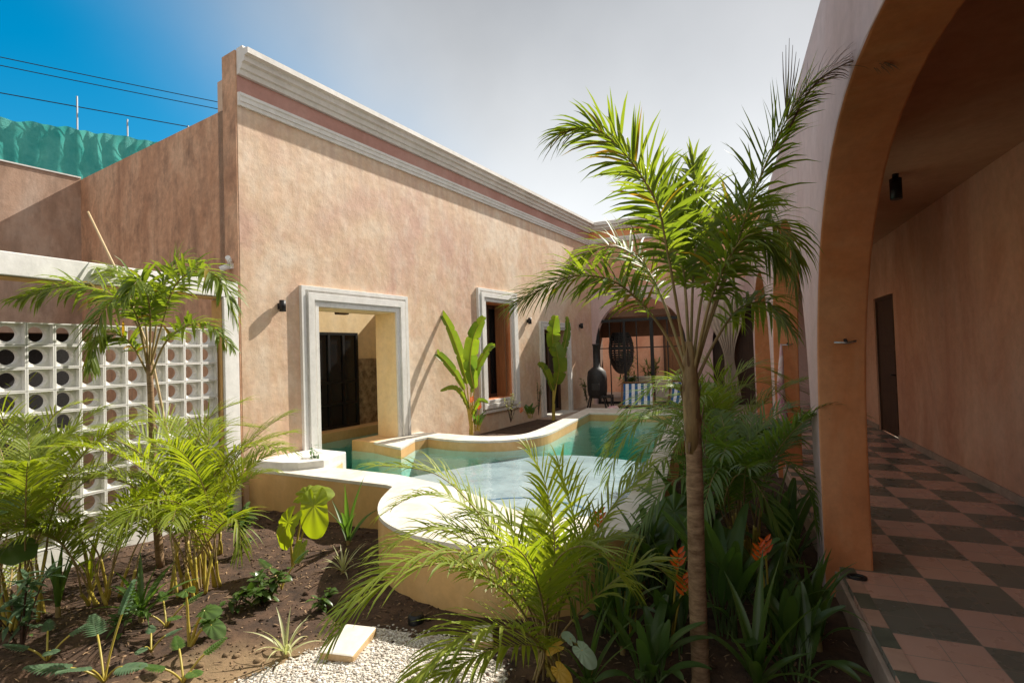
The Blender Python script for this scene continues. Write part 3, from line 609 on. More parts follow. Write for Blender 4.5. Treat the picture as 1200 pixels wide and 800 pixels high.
b = MB(); b.box((.62,-4.1,-.2),(2.574,-3.92,3.37)); b.build('unseen_end_wall', M['salmon'], arc)  # unseen wall behind the camera, added to keep light out of the walkway
b = MB(); b.box((2.556,-3.9,.0),(2.574,10.07,.09)); b.box((2.556,11.25,0),(2.574,15.2,.09)); b.build('skirting', M['deck'], arc, .004)
b = MB(); b.box((2.62,10.13,.01),(2.68,11.2,2.34)); dl = b.build('door', M['wood'], arc)
q = MB(); q.box((2.60,10.08,.0),(2.70,10.128,2.395)); q.box((2.60,11.203,.0),(2.70,11.245,2.395)); q.box((2.60,10.128,2.342),(2.70,11.203,2.395)); q.build('door_frame', M['wood'], dl)
q = MB()
for z_ in (.15,.85,1.55): q.box((2.608,10.25,z_),(2.618,11.08,z_+.6))
q.build('door_panels', M['wood'], dl, .006)
q = MB(); q.tube([(2.60,10.22,1.05),(2.56,10.22,1.05),(2.56,10.34,1.05)], .011, 8); q.build('handle', M['black2'], dl)
# border tiles along the edge and the white kerb face
tb = MB(); y = -3.8; i = 0
while y < 15.0:
    tb.box((.703,y,.001),(.792,y+.205,.006), i % 2); y += .2135; i += 1
tb.build('border_tiles', [M['tileborder'], M['tilegreen']], arc)
b = MB(); b.box((.672,-3.9,-.45),(.70,15.2,-.03)); b.build('walkway_kerb', M['deck'], arc, .005)

# ---------------------------------------------------------------- back house closing the courtyard (Y = 15.3)
back = thing('back_house', 'pale house at the far end with two arches and a white cornice', 'house', (0,15.3,0))
def archx(x0, x1, zs, zt, n=24, ex=2.2): 
    c, a = (x0+x1)/2, (x1-x0)/2; P = [(x0,-.4)]
    for k_ in range(n+1):
        th = pi-pi*k_/n; P.append((c+a*math.copysign(abs(cos(th))**(2/ex), cos(th)), zs+(zt-zs)*abs(sin(th))**(2/ex)))
    P.append((x1,-.4)); return P
o_ = [(-3.9,-.4)] + archx(-3.62,-.98,1.6,3.15) + archx(-.30,1.3,1.5,2.95) + [(2.9,-.4),(2.9,4.85),(-3.9,4.85)]
b = MB(); b.prism([o_], lambda p: (p[0],0,p[1]), lambda p: (p[0],.3,p[1])); b.build('wall', M['lilac'], back)
def bmould(name, z0, prof):
    q = MB(); vs_ = []
    for o2, z2 in prof: vs_ += [(-3.85,-o2,z0+z2),(2.9,-o2,z0+z2)]
    n_ = len(prof); q.add(vs_, [(2*i,2*i+1,2*i+3,2*i+2) for i in range(n_-1)])
    q.add([(2.9,.3,z0),(-3.85,.3,z0),(-3.85,.3,z0+prof[-1][1]),(2.9,.3,z0+prof[-1][1]),(-3.85,-prof[-1][0],z0+prof[-1][1]),(2.9,-prof[-1][0],z0+prof[-1][1])],[(0,1,2,3),(3,2,4,5)])
    q.build(name, M['trim'], back)
bmould('lower_cornice', 4.853, [(.02,0),(.05,.02),(.075,.1),(.075,.15),(.01,.16)])
bmould('upper_cornice', 5.24, [(.02,0),(.06,.05),(.09,.06),(.10,.13),(.15,.15),(.16,.25),(.1,.28)])
b = MB(); b.box((-3.85,0,5.015),(2.9,.29,5.238)); b.build('parapet_band', M['orange'], back)
b = MB(); b.box((-3.8,-.006,3.5),(2.9,-.002,4.85)); b.build('upper_wall', M['salmon'], back)
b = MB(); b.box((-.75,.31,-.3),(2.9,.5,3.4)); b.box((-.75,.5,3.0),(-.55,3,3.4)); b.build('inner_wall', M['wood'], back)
# glazed steel screen in the first arch
gs = thing('glazed_screen', 'black steel glazed screen filling the left far arch', 'glass screen', (0,15.38,0))
b = MB()
for x in (-3.60,-2.78,-2.0,-1.06): b.box((x,0,0),(x+(.10 if x in (-3.60,-2.0) else .07),.05,2.55))
b.box((-3.50,.001,2.46),(-1.06,.049,2.55)); b.box((-3.50,.01,1.66),(-1.06,.04,1.69)); b.box((-3.50,.01,.0),(-1.06,.04,.08)); b.box((-2.40,.012,.08),(-2.37,.038,2.46)); b.box((-1.52,.012,.08),(-1.49,.038,2.46)); b.box((-3.2,.012,.08),(-3.17,.038,2.46))
b.build('frame', M['black'], gs)
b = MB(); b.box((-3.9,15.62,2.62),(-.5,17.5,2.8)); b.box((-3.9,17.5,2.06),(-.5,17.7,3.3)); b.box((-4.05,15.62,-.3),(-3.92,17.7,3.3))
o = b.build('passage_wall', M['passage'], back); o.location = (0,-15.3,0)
# courtyard seen through it
cw = MB(); cw.box((-6.5,20,-.3),(3.5,20.3,3.6)); tag(cw.build('courtyard_wall', M['salmon']), 'salmon wall of the courtyard beyond the glazed screen', 'wall')
cd = thing('courtyard_door', 'brown slatted wooden door in the far courtyard wall', 'door', (-1.55,19.94,0))
b = MB()
for k_ in range(8): b.box((-.48+.12*k_,0,.02),(-.48+.12*k_+.112,.05,2.05))
b.build('leaf', M['wood2'], cd)
b = MB(); b.box((-.56,-.01,0),(-.485,.055,2.14)); b.box((.485,-.01,0),(.56,.055,2.14)); b.box((-.485,-.01,2.055),(.485,.055,2.14)); b.build('door_frame', M['wood'], cd)
b = MB(); b.box((-3.2,17.6,-.2),(-.9,17.85,.62)); b.box((-3.2,17.55,.622),(-.9,17.9,.70)); tag(b.build('low_courtyard_wall', M['coping'], bevel=.01), 'low pale wall in the courtyard behind the striped chair', 'low wall')

# ================================================================ SMALL FITTINGS
def sconce(lx, z_, lab):
    t_ = thing('wall_light', lab, 'wall light', h2w(lx,0,z_), RZ, 'black wall lights on the house')
    MB().tube([(0,-.075,-.075),(0,-.075,.075)], .042, 16).build('lamp_body', M['black'], t_)
    MB().box((-.025,-.04,-.04),(.025,.0,.04)).build('mount', M['black'], t_)
sconce(.52, 2.33, 'black cylinder wall light left of the big doorway')
sconce(7.02, 2.38, 'black wall light between the window and the second door')
sconce(10.0, 2.35, 'black wall light at the shaded far end of the facade')
fl = thing('flood_light', 'small white floodlight fixed above the end of the block screen', 'floodlight', h2w(-.0,.16,2.80), RZ)
MB().box((-.05,-.05,-.02),(.0,.05,.05)).build('mount', M['white'], fl); MB().tube([(-.04,0,.02),(-.13,.06,-.03)], .035, 12).build('lamp', M['white'], fl)
MB().tube([(-.04,-.02,.05),(-.12,-.10,.10)], .03, 12).build('lamp', M['white'], fl)
sp = thing('ceiling_spotlight', 'black cylinder spotlight under the walkway ceiling', 'spotlight', (1.75,6.55,3.38))
MB().tube([(0,0,-.27),(0,0,-.05)], .055, 20).build('lamp_body', M['black'], sp); MB().tube([(0,0,-.05),(0,0,0)], .03, 12).build('stem', M['black'], sp)
for (y_, lab) in ((4.165,'steel hammock hook on the nearest orange pier'),(7.66,'steel hammock hook on the second orange pier')):
    hk = thing('hammock_hook', lab, 'hook', (.78,y_,1.615), 0, 'hooks on the arcade piers')
    MB().tube([(-.07,-.02,-.005),(.0,-.035,-.012),(.06,-.02,.0)], .008, 8).build('hook_bar', M['steel'], hk)
    MB().tube([(0,0,.01),(0,-.035,-.01)], .012, 8).build('wall_ring', M['black2'], hk)
hm = MB(); 
hm.tube([(.70,7.60,1.62),(.69,7.57,1.4),(.67,7.57,1.1),(.68,7.58,.8),(.70,7.58,.45),(.68,7.58,.30)], [.012,.03,.045,.055,.05,.02], 10)
tag(hm.build('hammock', M['pinkcloth']), 'pink striped hammock hanging bundled from the second pier', 'hammock')
rg_ = MB(); rg_.tube([(.775+.05*cos(a*pi/8), 4.12+.035*sin(a*pi/8), .012) for a in range(17)], .011, 8); tag(rg_.build('rubber_ring', M['hose']), 'black rubber ring lying by the foot of the nearest pier', 'ring')
gl_ = thing('ground_light', 'small black ground spotlight in the soil by the gravel', 'ground light', (-2.01,2.98,-.20))
MB().lathe([(.0,.05),(.045,.05),(.055,.035),(.055,-.05)], n=20).build('housing', M['black'], gl_); MB().lathe([(.0,.052),(.035,.052)], n=20).build('lens', M['darkglass'], gl_)
def stepstone(x, y, lab, rz=.2, s=1):
    b_ = MB(); b_.box((-.11*s,-.16*s,-.07),(.11*s,.16*s,.05)); o_ = b_.build('stone_block', [M['coping'], M['oldblock']], bevel=.012); [setattr(p_, 'material_index', 1) for p_ in o_.data.polygons if abs(p_.normal.z) < .5]; o_.location = (x,y,-.2); o_.rotation_euler = (.02,.03,rz); tag(o_, lab, 'block', 'cement blocks in the gravel')
stepstone(-2.24,2.58,'pale cement block with tan end lying in the white gravel')
stepstone(-1.48,2.92,'small pale block half hidden behind the foreground palm fronds', .5, .6)
st = MB().tube([at(103,248,4.95), at(150,345,5.02), at(178,420,5.08), at(215,600,5.1)], [.010,.011,.012,.012], 8); tag(st.build('bamboo_stake', M['bamboo']), 'thin leaning bamboo stake above the block screen', 'stake')

# striped lounge chairs
def lounger(x, y, rz, lab, w_=.72):
    t_ = thing('deck_chair', lab, 'deck chair', (x,y,0), rz, 'striped deck chairs on the far deck')
    q = MB(); L_ = [(.0,.55,.74),(.0,.40,.45),(.0,.22,.24),(0,.0,.17),(0,-.3,.22),(0,-.7,.30)]
    prof = crs(L_, 5); vs_ = []
    for p in prof: vs_ += [(-w_/2,p.y,p.z),(w_/2,p.y,p.z),(-w_/2,p.y,p.z-.02),(w_/2,p.y,p.z-.02)]
    n_ = len(prof); fs = []
    for i in range(n_-1):
        a = 4*i; fs += [(a,a+1,a+5,a+4),(a+2,a+6,a+7,a+3),(a,a+4,a+6,a+2),(a+1,a+3,a+7,a+5)]
    fs += [(0,2,3,1),(4*n_-4,4*n_-3,4*n_-1,4*n_-2)]
    q.add(vs_, fs, 0, False); q.build('sling_seat', M['stripe'], t_)
    q = MB()
    for s_ in (-1,1):
        x_ = s_*(w_/2+.025)
        q.tube([(x_,.57,.77),(x_,.0,.14),(x_,-.75,.31)], .02, 8); q.tube([(x_,.28,.36),(x_,.5,.0)], .018, 8); q.tube([(x_,-.5,.24),(x_,-.6,.0)], .018, 8)
    q.tube([(-w_/2,.57,.77),(w_/2,.57,.77)], .02, 8); q.tube([(-w_/2,-.75,.31),(w_/2,-.75,.31)], .02, 8); q.build('frame', M['wood2'], t_)
lounger(-2.02,12.75,.10,'blue and white striped deck chair beyond the far pool edge')
lounger(-1.0,13.1,-.2,'second striped deck chair mostly hidden by palm leaves')
pl = MB()
vs_ = []
for j in range(9):
    for i in range(17):
        a = 2*pi*i/16; ph = -pi/2+pi*j/8
        vs_.append((.24*cos(a)*cos(ph)**.6 if cos(ph) > 1e-6 else 0, .15*sin(a)*(max(cos(ph),0))**.6, .05*sin(ph)))
pl.add(vs_, [(j*17+i,j*17+i+1,(j+1)*17+i+1,(j+1)*17+i) for j in range(8) for i in range(16)], 0, True)
o = pl.build('cushion', M['pinkcloth'], recalc=False); o.location = (-2.42,12.3,.20); o.rotation_euler = (.3,.1,.3); tag(o, 'pinkish folded cushion at the foot of the striped deck chair', 'cushion')
# black iron stove
gr = thing('iron_stove', 'black iron garden stove standing in the far corner of the deck', 'stove', (-3.22,13.7,0), .1)
b = MB(); b.lathe([(.0,.34),(.20,.34),(.25,.42),(.27,.60),(.27,.90),(.24,1.06),(.15,1.14),(.09,1.18),(.085,1.75),(.10,1.76),(.10,1.8),(.0,1.8)], n=24); b.build('body', M['black2'], gr)
q = MB(); q.box((.10,-.30,.36),(.40,.30,.40)); q.build('shelf', M['black2'], gr)
for sx_ in (-1,1):
    for sy_ in (-1,1): MB().tube([(sx_*.16,sy_*.16,.46),(sx_*.27,sy_*.27,0)], .022, 8).build('leg', M['black2'], gr)
for sy_ in (-.4,.28): MB().tube([(.39,sy_*.7,.36),(.39,sy_*.7,.0)], .018, 8).build('leg', M['black2'], gr)
MB().box((-.10,-.37,.56),(.10,-.31,.74)).build('fire_door', M['black2'], gr, .01)
# hanging basket chair in the glazed room
hc = thing('hanging_chair', 'dark woven hanging chair seen through the glazed screen', 'hanging chair', (-3.02,16.3,-.02))
b = MB()
for ring_ in range(24):
    ph = radians(-84+ring_*5.8); 
    b.tube([(.37*cos(ph)*cos(a*pi/12), .40*cos(ph)*sin(a*pi/12), 1.62+.72*sin(ph)) for a in range(25)], .03, 6, cap=False)
for a in range(16): b.tube([(.37*cos(radians(q_))*cos(a*pi/8), .40*cos(radians(q_))*sin(a*pi/8), 1.62+.72*sin(radians(q_))) for q_ in range(-80,60,10)], .024, 6)
b.build('basket', M['black2'], hc); MB().tube([(0,0,2.2),(0,0,2.63)], .015, 6).build('rope', M['black2'], hc)
# curtain tied in the right far arch
b = MB(); vs_ = []; nx, nz_ = 40, 22
for j in range(nz_+1):
    z_ = 2.9-2.7*j/nz_; s_ = j/nz_
    wv = .55*(1-.78*sin(min(1, s_/.62)*pi/2)**2) if s_ < .62 else .12+.10*(s_-.62)/.38
    for i in range(nx+1):
        u = i/nx-.5; vs_.append((.05 + .12*s_ + 2*u*wv, 15.2+.045*sin(i*1.25+.4*sin(j*.3)), z_))
b.add(vs_, [(j*(nx+1)+i, j*(nx+1)+i+1, (j+1)*(nx+1)+i+1, (j+1)*(nx+1)+i) for j in range(nz_) for i in range(nx)], 0, True)
cu = b.build('curtain', M['curtain'], recalc=False); tag(cu, 'beige curtain gathered and tied in the right far arch', 'curtain')
sm = cu.modifiers.new('thickness', 'SOLIDIFY'); sm.thickness = .006

# ================================================================ PLANTS
R_ = random.Random(11)
UP = V((0,0,1))
def leaflet(b, p, d, nrm, L, w, droop, m=0, fold=.3, seg=4):
    d = d.normalized(); sv = d.cross(nrm)
    if sv.length < 1e-4: sv = d.orthogonal()
    sv.normalize(); nn = sv.cross(d).normalized()
    prof = (.35, .95, .9, .55) if seg == 4 else tuple(max(.12, sin(pi*min(1,.15+.85*k/seg))**.6) for k in range(seg))
    vs_ = []; q = V(p); dd = d.copy(); st = L/seg
    for k in range(seg):
        ww = w*.5*prof[k]
        vs_ += [q - sv*ww + nn*ww*fold, q.copy(), q + sv*ww + nn*ww*fold]
        dd = (dd + V((0,0,-droop*(k+1)/seg))).normalized(); q = q + dd*st
        nn = (nn - dd*nn.dot(dd)).normalized()
    vs_.append(q.copy()); fs = []
    for k in range(seg-1):
        a = 3*k; fs += [(a,a+1,a+4,a+3),(a+1,a+2,a+5,a+4)]
    a = 3*(seg-1); fs += [(a,a+1,a+3),(a+1,a+2,a+3)]
    b.add(vs_, fs, m, True)
def frond(b, path, n, Lm, w, t0=.3, a0=68, a1=28, droop=.25, vee=25, plume=0, rach=.008, mleaf=0, mstem=1, tipm=None, rnd=None, tipL=.45, gap=0):
    rnd = rnd or R_
    P = crs(path, 8); N = len(P)
    cum = [0]
    for i in range(1, N): cum.append(cum[-1] + (P[i]-P[i-1]).length)
    tot = cum[-1]
    def pt(t):
        s_ = t*tot
        for i in range(1, N):
            if cum[i] >= s_: f = (s_-cum[i-1])/max(1e-6, cum[i]-cum[i-1]); return P[i-1].lerp(P[i], f), (P[i]-P[i-1]).normalized()
        return P[-1], (P[-1]-P[-2]).normalized()
    b.tube(P, [rach*(1-.82*i/(N-1)) for i in range(N)], 6, mstem)
    for i in range(n):
        u = (i+.5)/n; t = t0 + (1-t0)*u
        for sd in (-1, 1):
            if rnd.random() < gap: continue
            p, T = pt(min(1, t + rnd.uniform(-.3,.3)/n*(1-t0)))
            sdv = T.cross(UP)
            if sdv.length < .15: sdv = T.cross(V((1,0,0)))
            sdv.normalize(); Nn = sdv.cross(T).normalized()
            el = radians(vee + rnd.uniform(-10,10)) if not plume else radians(rnd.choice((-1,1))*rnd.uniform(0,plume)+12)
            a = radians(a0+(a1-a0)*u + rnd.uniform(-7,7))
            lat = sdv*sd*cos(el) + Nn*sin(el)
            d = T*cos(a) + lat*sin(a)
            prof = min(1, .45+2.2*u) * (1 if u < .55 else 1-(1-tipL)*((u-.55)/.45)**1.5)
            L = Lm*prof*rnd.uniform(.85,1.1)
            mm = mleaf
            if tipm is not None and rnd.random() < tipm[1](u): mm = tipm[0]
            leaflet(b, p, d, Nn, L, w*rnd.uniform(.8,1.15)*(.6+.4*prof), droop*rnd.uniform(.6,1.4), mm)
    p, T = pt(1); leaflet(b, p, T, UP, Lm*tipL, w*.8, droop, mleaf)
def arch(base, az, L, th0=12, th1=100, n=7, wob=0, k=1.4):
    P = [V(base)]; q = V(base)
    for i in range(n):
        t = (i+.5)/n; th = radians(th0+(th1-th0)*t**k); h = sin(th)
        q = q + V((sin(az)*h, cos(az)*h, cos(th)))*(L/n); P.append(q.copy())
    return P
def blade(b, path, wfun, n=14, fold=.25, m=0, wav=0, up=None, tear=0, rnd=R_):
    P = crs(path, max(2, n//(len(path)-1))); N = len(P); tot = N-1; rows = []
    for i, p in enumerate(P):
        T = (P[min(i+1,N-1)]-P[max(i-1,0)]).normalized()
        u = up or UP
        sv = T.cross(u); 
        if sv.length < .05: sv = T.cross(V((0.3,1,0)))
        sv.normalize(); nn = sv.cross(T)
        rows.append((p, sv, nn, wfun(i/tot)*.5))
    if not tear:
        vs_ = []
        for i, (p, sv, nn, w) in enumerate(rows):
            z1 = wav*w*sin(i*1.9); z2 = wav*w*sin(i*1.7+1)
            vs_ += [p-sv*w+nn*(w*fold+z1), p-sv*w*.5+nn*(w*fold*.38+z1*.3), p, p+sv*w*.5+nn*(w*fold*.38+z2*.3), p+sv*w+nn*(w*fold+z2)]
        fs = [(5*i+j,5*i+j+1,5*i+j+6,5*i+j+5) for i in range(N-1) for j in range(4)]
        b.add(vs_, fs, m, True)
    else:                          # banana: lamina torn into strips along the side veins
        for sd in (-1,1):
            i = 0
            while i < N-1:
                k = min(N-1, i + rnd.choice((5,8,11,14))); vs_ = []; dz = rnd.uniform(-.25,.12)
                for j in range(i, k+1):
                    p, sv, nn, w = rows[j]
                    g_ = .30*(1 if j in (i,k) else 0)
                    T = (P[min(j+1,N-1)]-P[max(j-1,0)]).normalized()
                    vs_ += [p, p+sv*sd*w*.5+nn*w*fold*.5+T*w*.14, p+sv*sd*w*(1-g_)+nn*w*(fold+dz)+T*w*.30]
                fs = [(3*q_,3*q_+1,3*q_+4,3*q_+3) for q_ in range(k-i)] + [(3*q_+1,3*q_+2,3*q_+5,3*q_+4) for q_ in range(k-i)]
                b.add(vs_, fs, m, True); i = k
        b.tube(P, [.012*(1-.8*i/(N-1)) for i in range(N)], 6, 1)
def heart(b, c, tip, nrm, size, m=0, ripple=.03):
    """elephant ear: heart outline round the stalk, side veins as ripples"""
    tip = V(tip).normalized(); nrm = V(nrm).normalized(); sv = tip.cross(nrm).normalized(); nrm = sv.cross(tip).normalized()
    K = 56; rings = (0.04,.25,.5,.75,1.0); vs_ = [V(c)]; c = V(c)
    for r in rings:
        for k in range(K):
            a = 2*pi*k/K                      # 0 = tip
            rad = .62 + .38*max(0, cos(a))**3.0 + .10*cos(2*a)
            back = abs(((a+pi) % (2*pi))-pi)/pi
            if back > .9: rad *= 1-.72*((back-.9)/.1)
            rr = rad*r*size
            z = -.30*rr*rr/size + ripple*size*r*sin(a*11)*.35 + .10*size*abs(sin(a))*r - .12*size*(r**2)*max(0,cos(a))
            vs_.append(c + tip*rr*cos(a) + sv*rr*sin(a)*.92 + nrm*z)
    fs = [(0,1+k,1+(k+1)%K) for k in range(K)]
    for j in range(len(rings)-1):
        o_ = 1+j*K; fs += [(o_+k,o_+K+k,o_+K+(k+1)%K,o_+(k+1)%K) for k in range(K)]
    b.add(vs_, fs, m, True)
def part(b, name, mats, parent): return b.build(name, mats, parent, recalc=False)
def local(root, P): return [V(p)-V(root.location) for p in P]

# ---------------- the tall palm in the foreground
pb = at(822, 808, 2.74); pb.z = -.22
fox = thing('palm_tree', 'tall slender palm with bushy feathery fronds in the foreground', 'palm', pb)
tp = [pb, at(820,760,2.745), at(817,690,2.75), at(815,600,2.755), at(813,520,2.76), at(811,470,2.76), at(808,425,2.76)]
b = MB(); pth = crs(local(fox, tp), 8)
rad = []
RB = .060
for i in range(len(pth)):
    u = i/(len(pth)-1); r_ = .048-.010*u
    if u < .03: r_ += .02*(1-u/.03)
    for rg in (.2,.3,.38,.47,.56,.65): r_ += .0035*math.exp(-((u-rg)/.008)**2)
    rad.append(r_)
b.tube(pth, rad, 16); b.build('trunk', M['trunk'], fox)
b = MB()                            # old leaf sheaths wrapped round the neck
b.tube(local(fox, [at(812,530,2.757), at(810.5,490,2.752), at(809,455,2.75), at(808,425,2.75), at(807,400,2.75)]), [.039,.042,.042,.036,.02], 14); b.build('crownshaft', M['shaft'], fox)
b = MB()
for k_ in range(34):
    a = R_.uniform(0, 2*pi); z_ = R_.uniform(.62,.98); q = pth[int(z_*(len(pth)-1))]
    p = V(q) + V((cos(a)*.044, sin(a)*.044, 0)); leaflet(b, p, V((cos(a)*.18, sin(a)*.18, R_.choice((1,1,-1)))), V((cos(a),sin(a),0)), R_.uniform(.06,.17), R_.uniform(.008,.02), .15, 0, .2)
part(b, 'trunk_fibre', [M['dry']], fox)
yel = lambda u: .05 + .22*max(0, u-.4)
FX = [  # (path px,py,depth), n, leaflet length, first leaflet
 ([(807,440,2.75),(796,375,2.73),(783,300,2.68),(768,235,2.60),(725,172,2.52),(690,150,2.48),(655,158,2.45)], 58, .27, .36, 0),
 ([(812,440,2.75),(832,370,2.72),(858,300,2.66),(888,215,2.58),(922,140,2.50),(945,105,2.47)], 56, .29, .26, 1),
 ([(806,445,2.75),(782,395,2.72),(752,356,2.66),(715,328,2.60),(665,325,2.55),(604,356,2.5)], 52, .23, .34, 0),
 ([(813,440,2.76),(838,360,2.84),(868,290,2.95),(900,262,3.05),(925,285,3.1),(932,335,3.1)], 48, .30, .38, 2),
 ([(811,440,2.76),(822,350,2.9),(842,275,3.05),(870,235,3.2),(905,232,3.3)], 46, .27, .36, 3),
 ([(808,440,2.76),(803,340,2.86),(792,262,2.98),(770,215,3.1),(735,205,3.2)], 48, .26, .34, 3),
 ([(809,440,2.77),(812,330,2.9),(818,250,3.05),(812,190,3.2)], 44, .26, .36, 3),
 ([(807,440,2.78),(776,350,2.95),(745,300,3.1),(705,290,3.25),(672,310,3.35)], 42, .26, .36, 3),
 ([(814,450,2.75),(838,400,2.80),(866,362,2.9),(900,355,3.0),(925,385,3.0)], 34, .24, .40, 2),
 ([(812,440,2.74),(833,350,2.62),(862,290,2.52),(890,275,2.47),(915,310,2.45)], 40, .25, .40, 2),
]
for i, (pp, n, L, t0, md) in enumerate(FX):
    b = MB(); path = local(fox, [at(*p) for p in pp])
    frond(b, path, int(n*1.55), L*1.05, .021, t0, 64, 26, .26 if md != 2 else .55, 0, 68, .010, 0, 2, (1, yel if md == 0 else (lambda u: .02)), tipL=.55)
    part(b, 'frond', [M['fox'], M['foxtip'], M['petiole']], fox)
b = MB(); path = local(fox, [at(925,150,2.5), at(945,112,2.46), at(965,90,2.43), at(1000,72,2.40), at(1036,74,2.36)])
frond(b, path, 44, .17, .008, .05, 40, 14, .35, 0, 70, .006); d_ = part(b, 'dry_frond_tip', [M['dry'], M['dry']], fox); d_['label'] = 'brown dried frond tip bending to the right'
b = MB(); 
for k_ in range(6): b.tube(local(fox, [at(922,140,2.5), at(926+k_*3-8,90,2.5), at(929+k_*4-12,45+8*abs(k_-2),2.5)]), [.003,.0025,.001], 5)
part(b, 'spear_leaf', [M['dry']], fox)

# ---------------- the small palm by the block screen
lb = V((-4.72, 3.02, -.2))
sp_ = thing('palm_tree', 'small bushy palm with a thin trunk in front of the block screen', 'palm', lb)
dp = lambda px, py, q=0: at(px, py, 4.62+q)
b = MB(); tr_ = [lb, dp(180,560), dp(178,500), dp(176,450), dp(174,420)]
b.tube(crs(local(sp_, tr_), 6), [.035-.012*i/24 for i in range(25)], 12); b.build('trunk', M['trunk'], sp_)
LP = [([(174,430,0),(160,380,.0),(130,345,-.1),(80,335,-.2),(20,350,-.3)], 44, .30),
      ([(176,430,0),(190,380,0),(205,335,-.1),(235,315,-.2),(262,335,-.3),(275,372,-.3)], 40, .29),
      ([(176,430,0),(185,370,.1),(195,325,.2),(215,305,.3),(238,318,.4)], 34, .27),
      ([(173,430,0),(160,370,-.2),(140,350,-.35),(118,370,-.5),(105,430,-.55)], 34, .28),
      ([(174,430,0),(168,360,.1),(150,325,.2),(120,318,.3),(85,330,.4)], 34, .27),
      ([(177,440,0),(195,400,-.1),(225,380,-.2),(250,385,-.25),(270,405,-.3)], 28, .22),
      ([(174,440,0),(155,405,-.1),(135,392,-.2),(110,400,-.2)], 24, .22),
      ([(175,430,0),(176,370,-.15),(170,335,-.3),(160,330,-.5),(150,350,-.6)], 30, .25)]
for pp, n, L in LP:
    b = MB(); frond(b, local(sp_, [dp(*p) for p in pp]), int(n*1.6), L*1.05, .030, .32, 62, 28, .4, 0, 55, .010, 0, 2, (1, lambda u: .03), tipL=.5)
    part(b, 'frond', [M['fox'], M['foxtip'], M['petiole']], sp_)

# ---------------- areca palms: clumps of thin canes
def areca(base, label, targets, extra, mt='areca', L=(1.1,1.5), leafL=.30, w=.017, seed=1, azr=(0,2*pi), spread=.10, n=30, group='areca palms in the garden beds', canes=None, th=(60,125)):
    rnd = random.Random(seed)
    root = thing('areca_palm', label, 'palm', base, 0, group)
    bases = []
    def cane(p0, p1, r=.011):
        b_ = MB(); b_.tube(crs([p0, p0.lerp(p1,.5)+V((rnd.uniform(-.01,.01),rnd.uniform(-.01,.01),0)), p1], 4), [r*1.15]*3+[r]*6, 8); b_.build('cane', M['cane'], root)
    for pp in targets:
        pts = [at(*p) for p in pp]
        p0 = V(base) + V((rnd.uniform(-spread,spread), rnd.uniform(-spread,spread), 0))
        path = local(root, [p0] + pts)
        b_ = MB(); frond(b_, path, n, leafL*rnd.uniform(.9,1.1), w, .30, 58, 24, .30, 28, 0, .0075, 0, 1, rnd=rnd, tipL=.5, gap=.04)
        part(b_, 'frond', [M[mt], M['petiole']], root)
    for k_ in range(extra):
        az = rnd.uniform(*azr); p0 = V((rnd.uniform(-spread,spread), rnd.uniform(-spread,spread), 0)); h_ = rnd.uniform(.15,.45)*L[0]
        p1 = p0 + V((sin(az)*.06, cos(az)*.06, h_)); 
        if canes is None or k_ < canes: cane(p0, p1)
        path = arch(p1, az, rnd.uniform(*L), rnd.uniform(4,22), rnd.uniform(*th), 7)
        b_ = MB(); frond(b_, path, n, leafL*rnd.uniform(.85,1.1), w, .28, 58, 24, .32, 28, 0, .007, 0, 1, rnd=rnd, tipL=.5, gap=.05)
        part(b_, 'frond', [M[mt], M['petiole']], root)
    return root
areca((-3.96,2.79,-.2), 'yellow green areca palm with many canes in front of the block screen',
  [[(215,620,4.2),(190,560,4.1),(150,522,3.9),(100,510,3.8),(66,520,3.7)],
   [(222,620,4.2),(180,580,4.0),(120,560,3.8),(50,570,3.6)],
   [(235,600,4.2),(262,540,4.1),(300,522,4.0),(340,528,3.9)],
   [(230,600,4.2),(225,540,4.3),(245,490,4.35),(285,470,4.4)],
   [(232,600,4.2),(240,530,4.4),(260,500,4.5),(300,500,4.6)],
   [(225,600,4.2),(205,530,4.2),(185,490,4.2),(150,488,4.1)],
   [(240,640,4.1),(262,612,3.9),(278,610,3.8),(282,640,3.75)]], 16, 'areca', (1.0,1.45), .30, .0155, 3, n=40, spread=.14)
areca((-4.75,2.02,-.2), 'areca palm at the left edge with tall upright fronds',
  [[(20,640,4.4),(10,540,4.3),(0,480,4.2),(-30,450,4.1)],
   [(30,640,4.5),(40,560,4.5),(60,490,4.5),(100,470,4.5)],
   [(35,640,4.5),(70,570,4.4),(120,545,4.3),(165,560,4.2)],
   [(15,650,4.4),(0,600,4.2),(-20,570,4.0),(-60,580,3.9)],
   [(28,640,4.6),(30,540,4.7),(20,470,4.8),(40,440,4.9)]], 15, 'areca', (1.1,1.6), .31, .0160, 5, n=40, spread=.16)
areca((-4.45,2.45,-.2), 'young areca palm low between the two tall clumps by the screen', [], 10, 'areca', (.7,1.15), .28, .015, 9, n=36)
areca((-5.0,1.35,-.2), 'areca palm cut by the left edge of the picture', [], 8, 'areca', (1.1,1.5), .31, .016, 23, n=38)
areca((-4.55,3.35,-.2), 'short areca palm behind the many caned clump near the pool wall', [], 9, 'areca', (.7,1.1), .28, .015, 25, n=38)
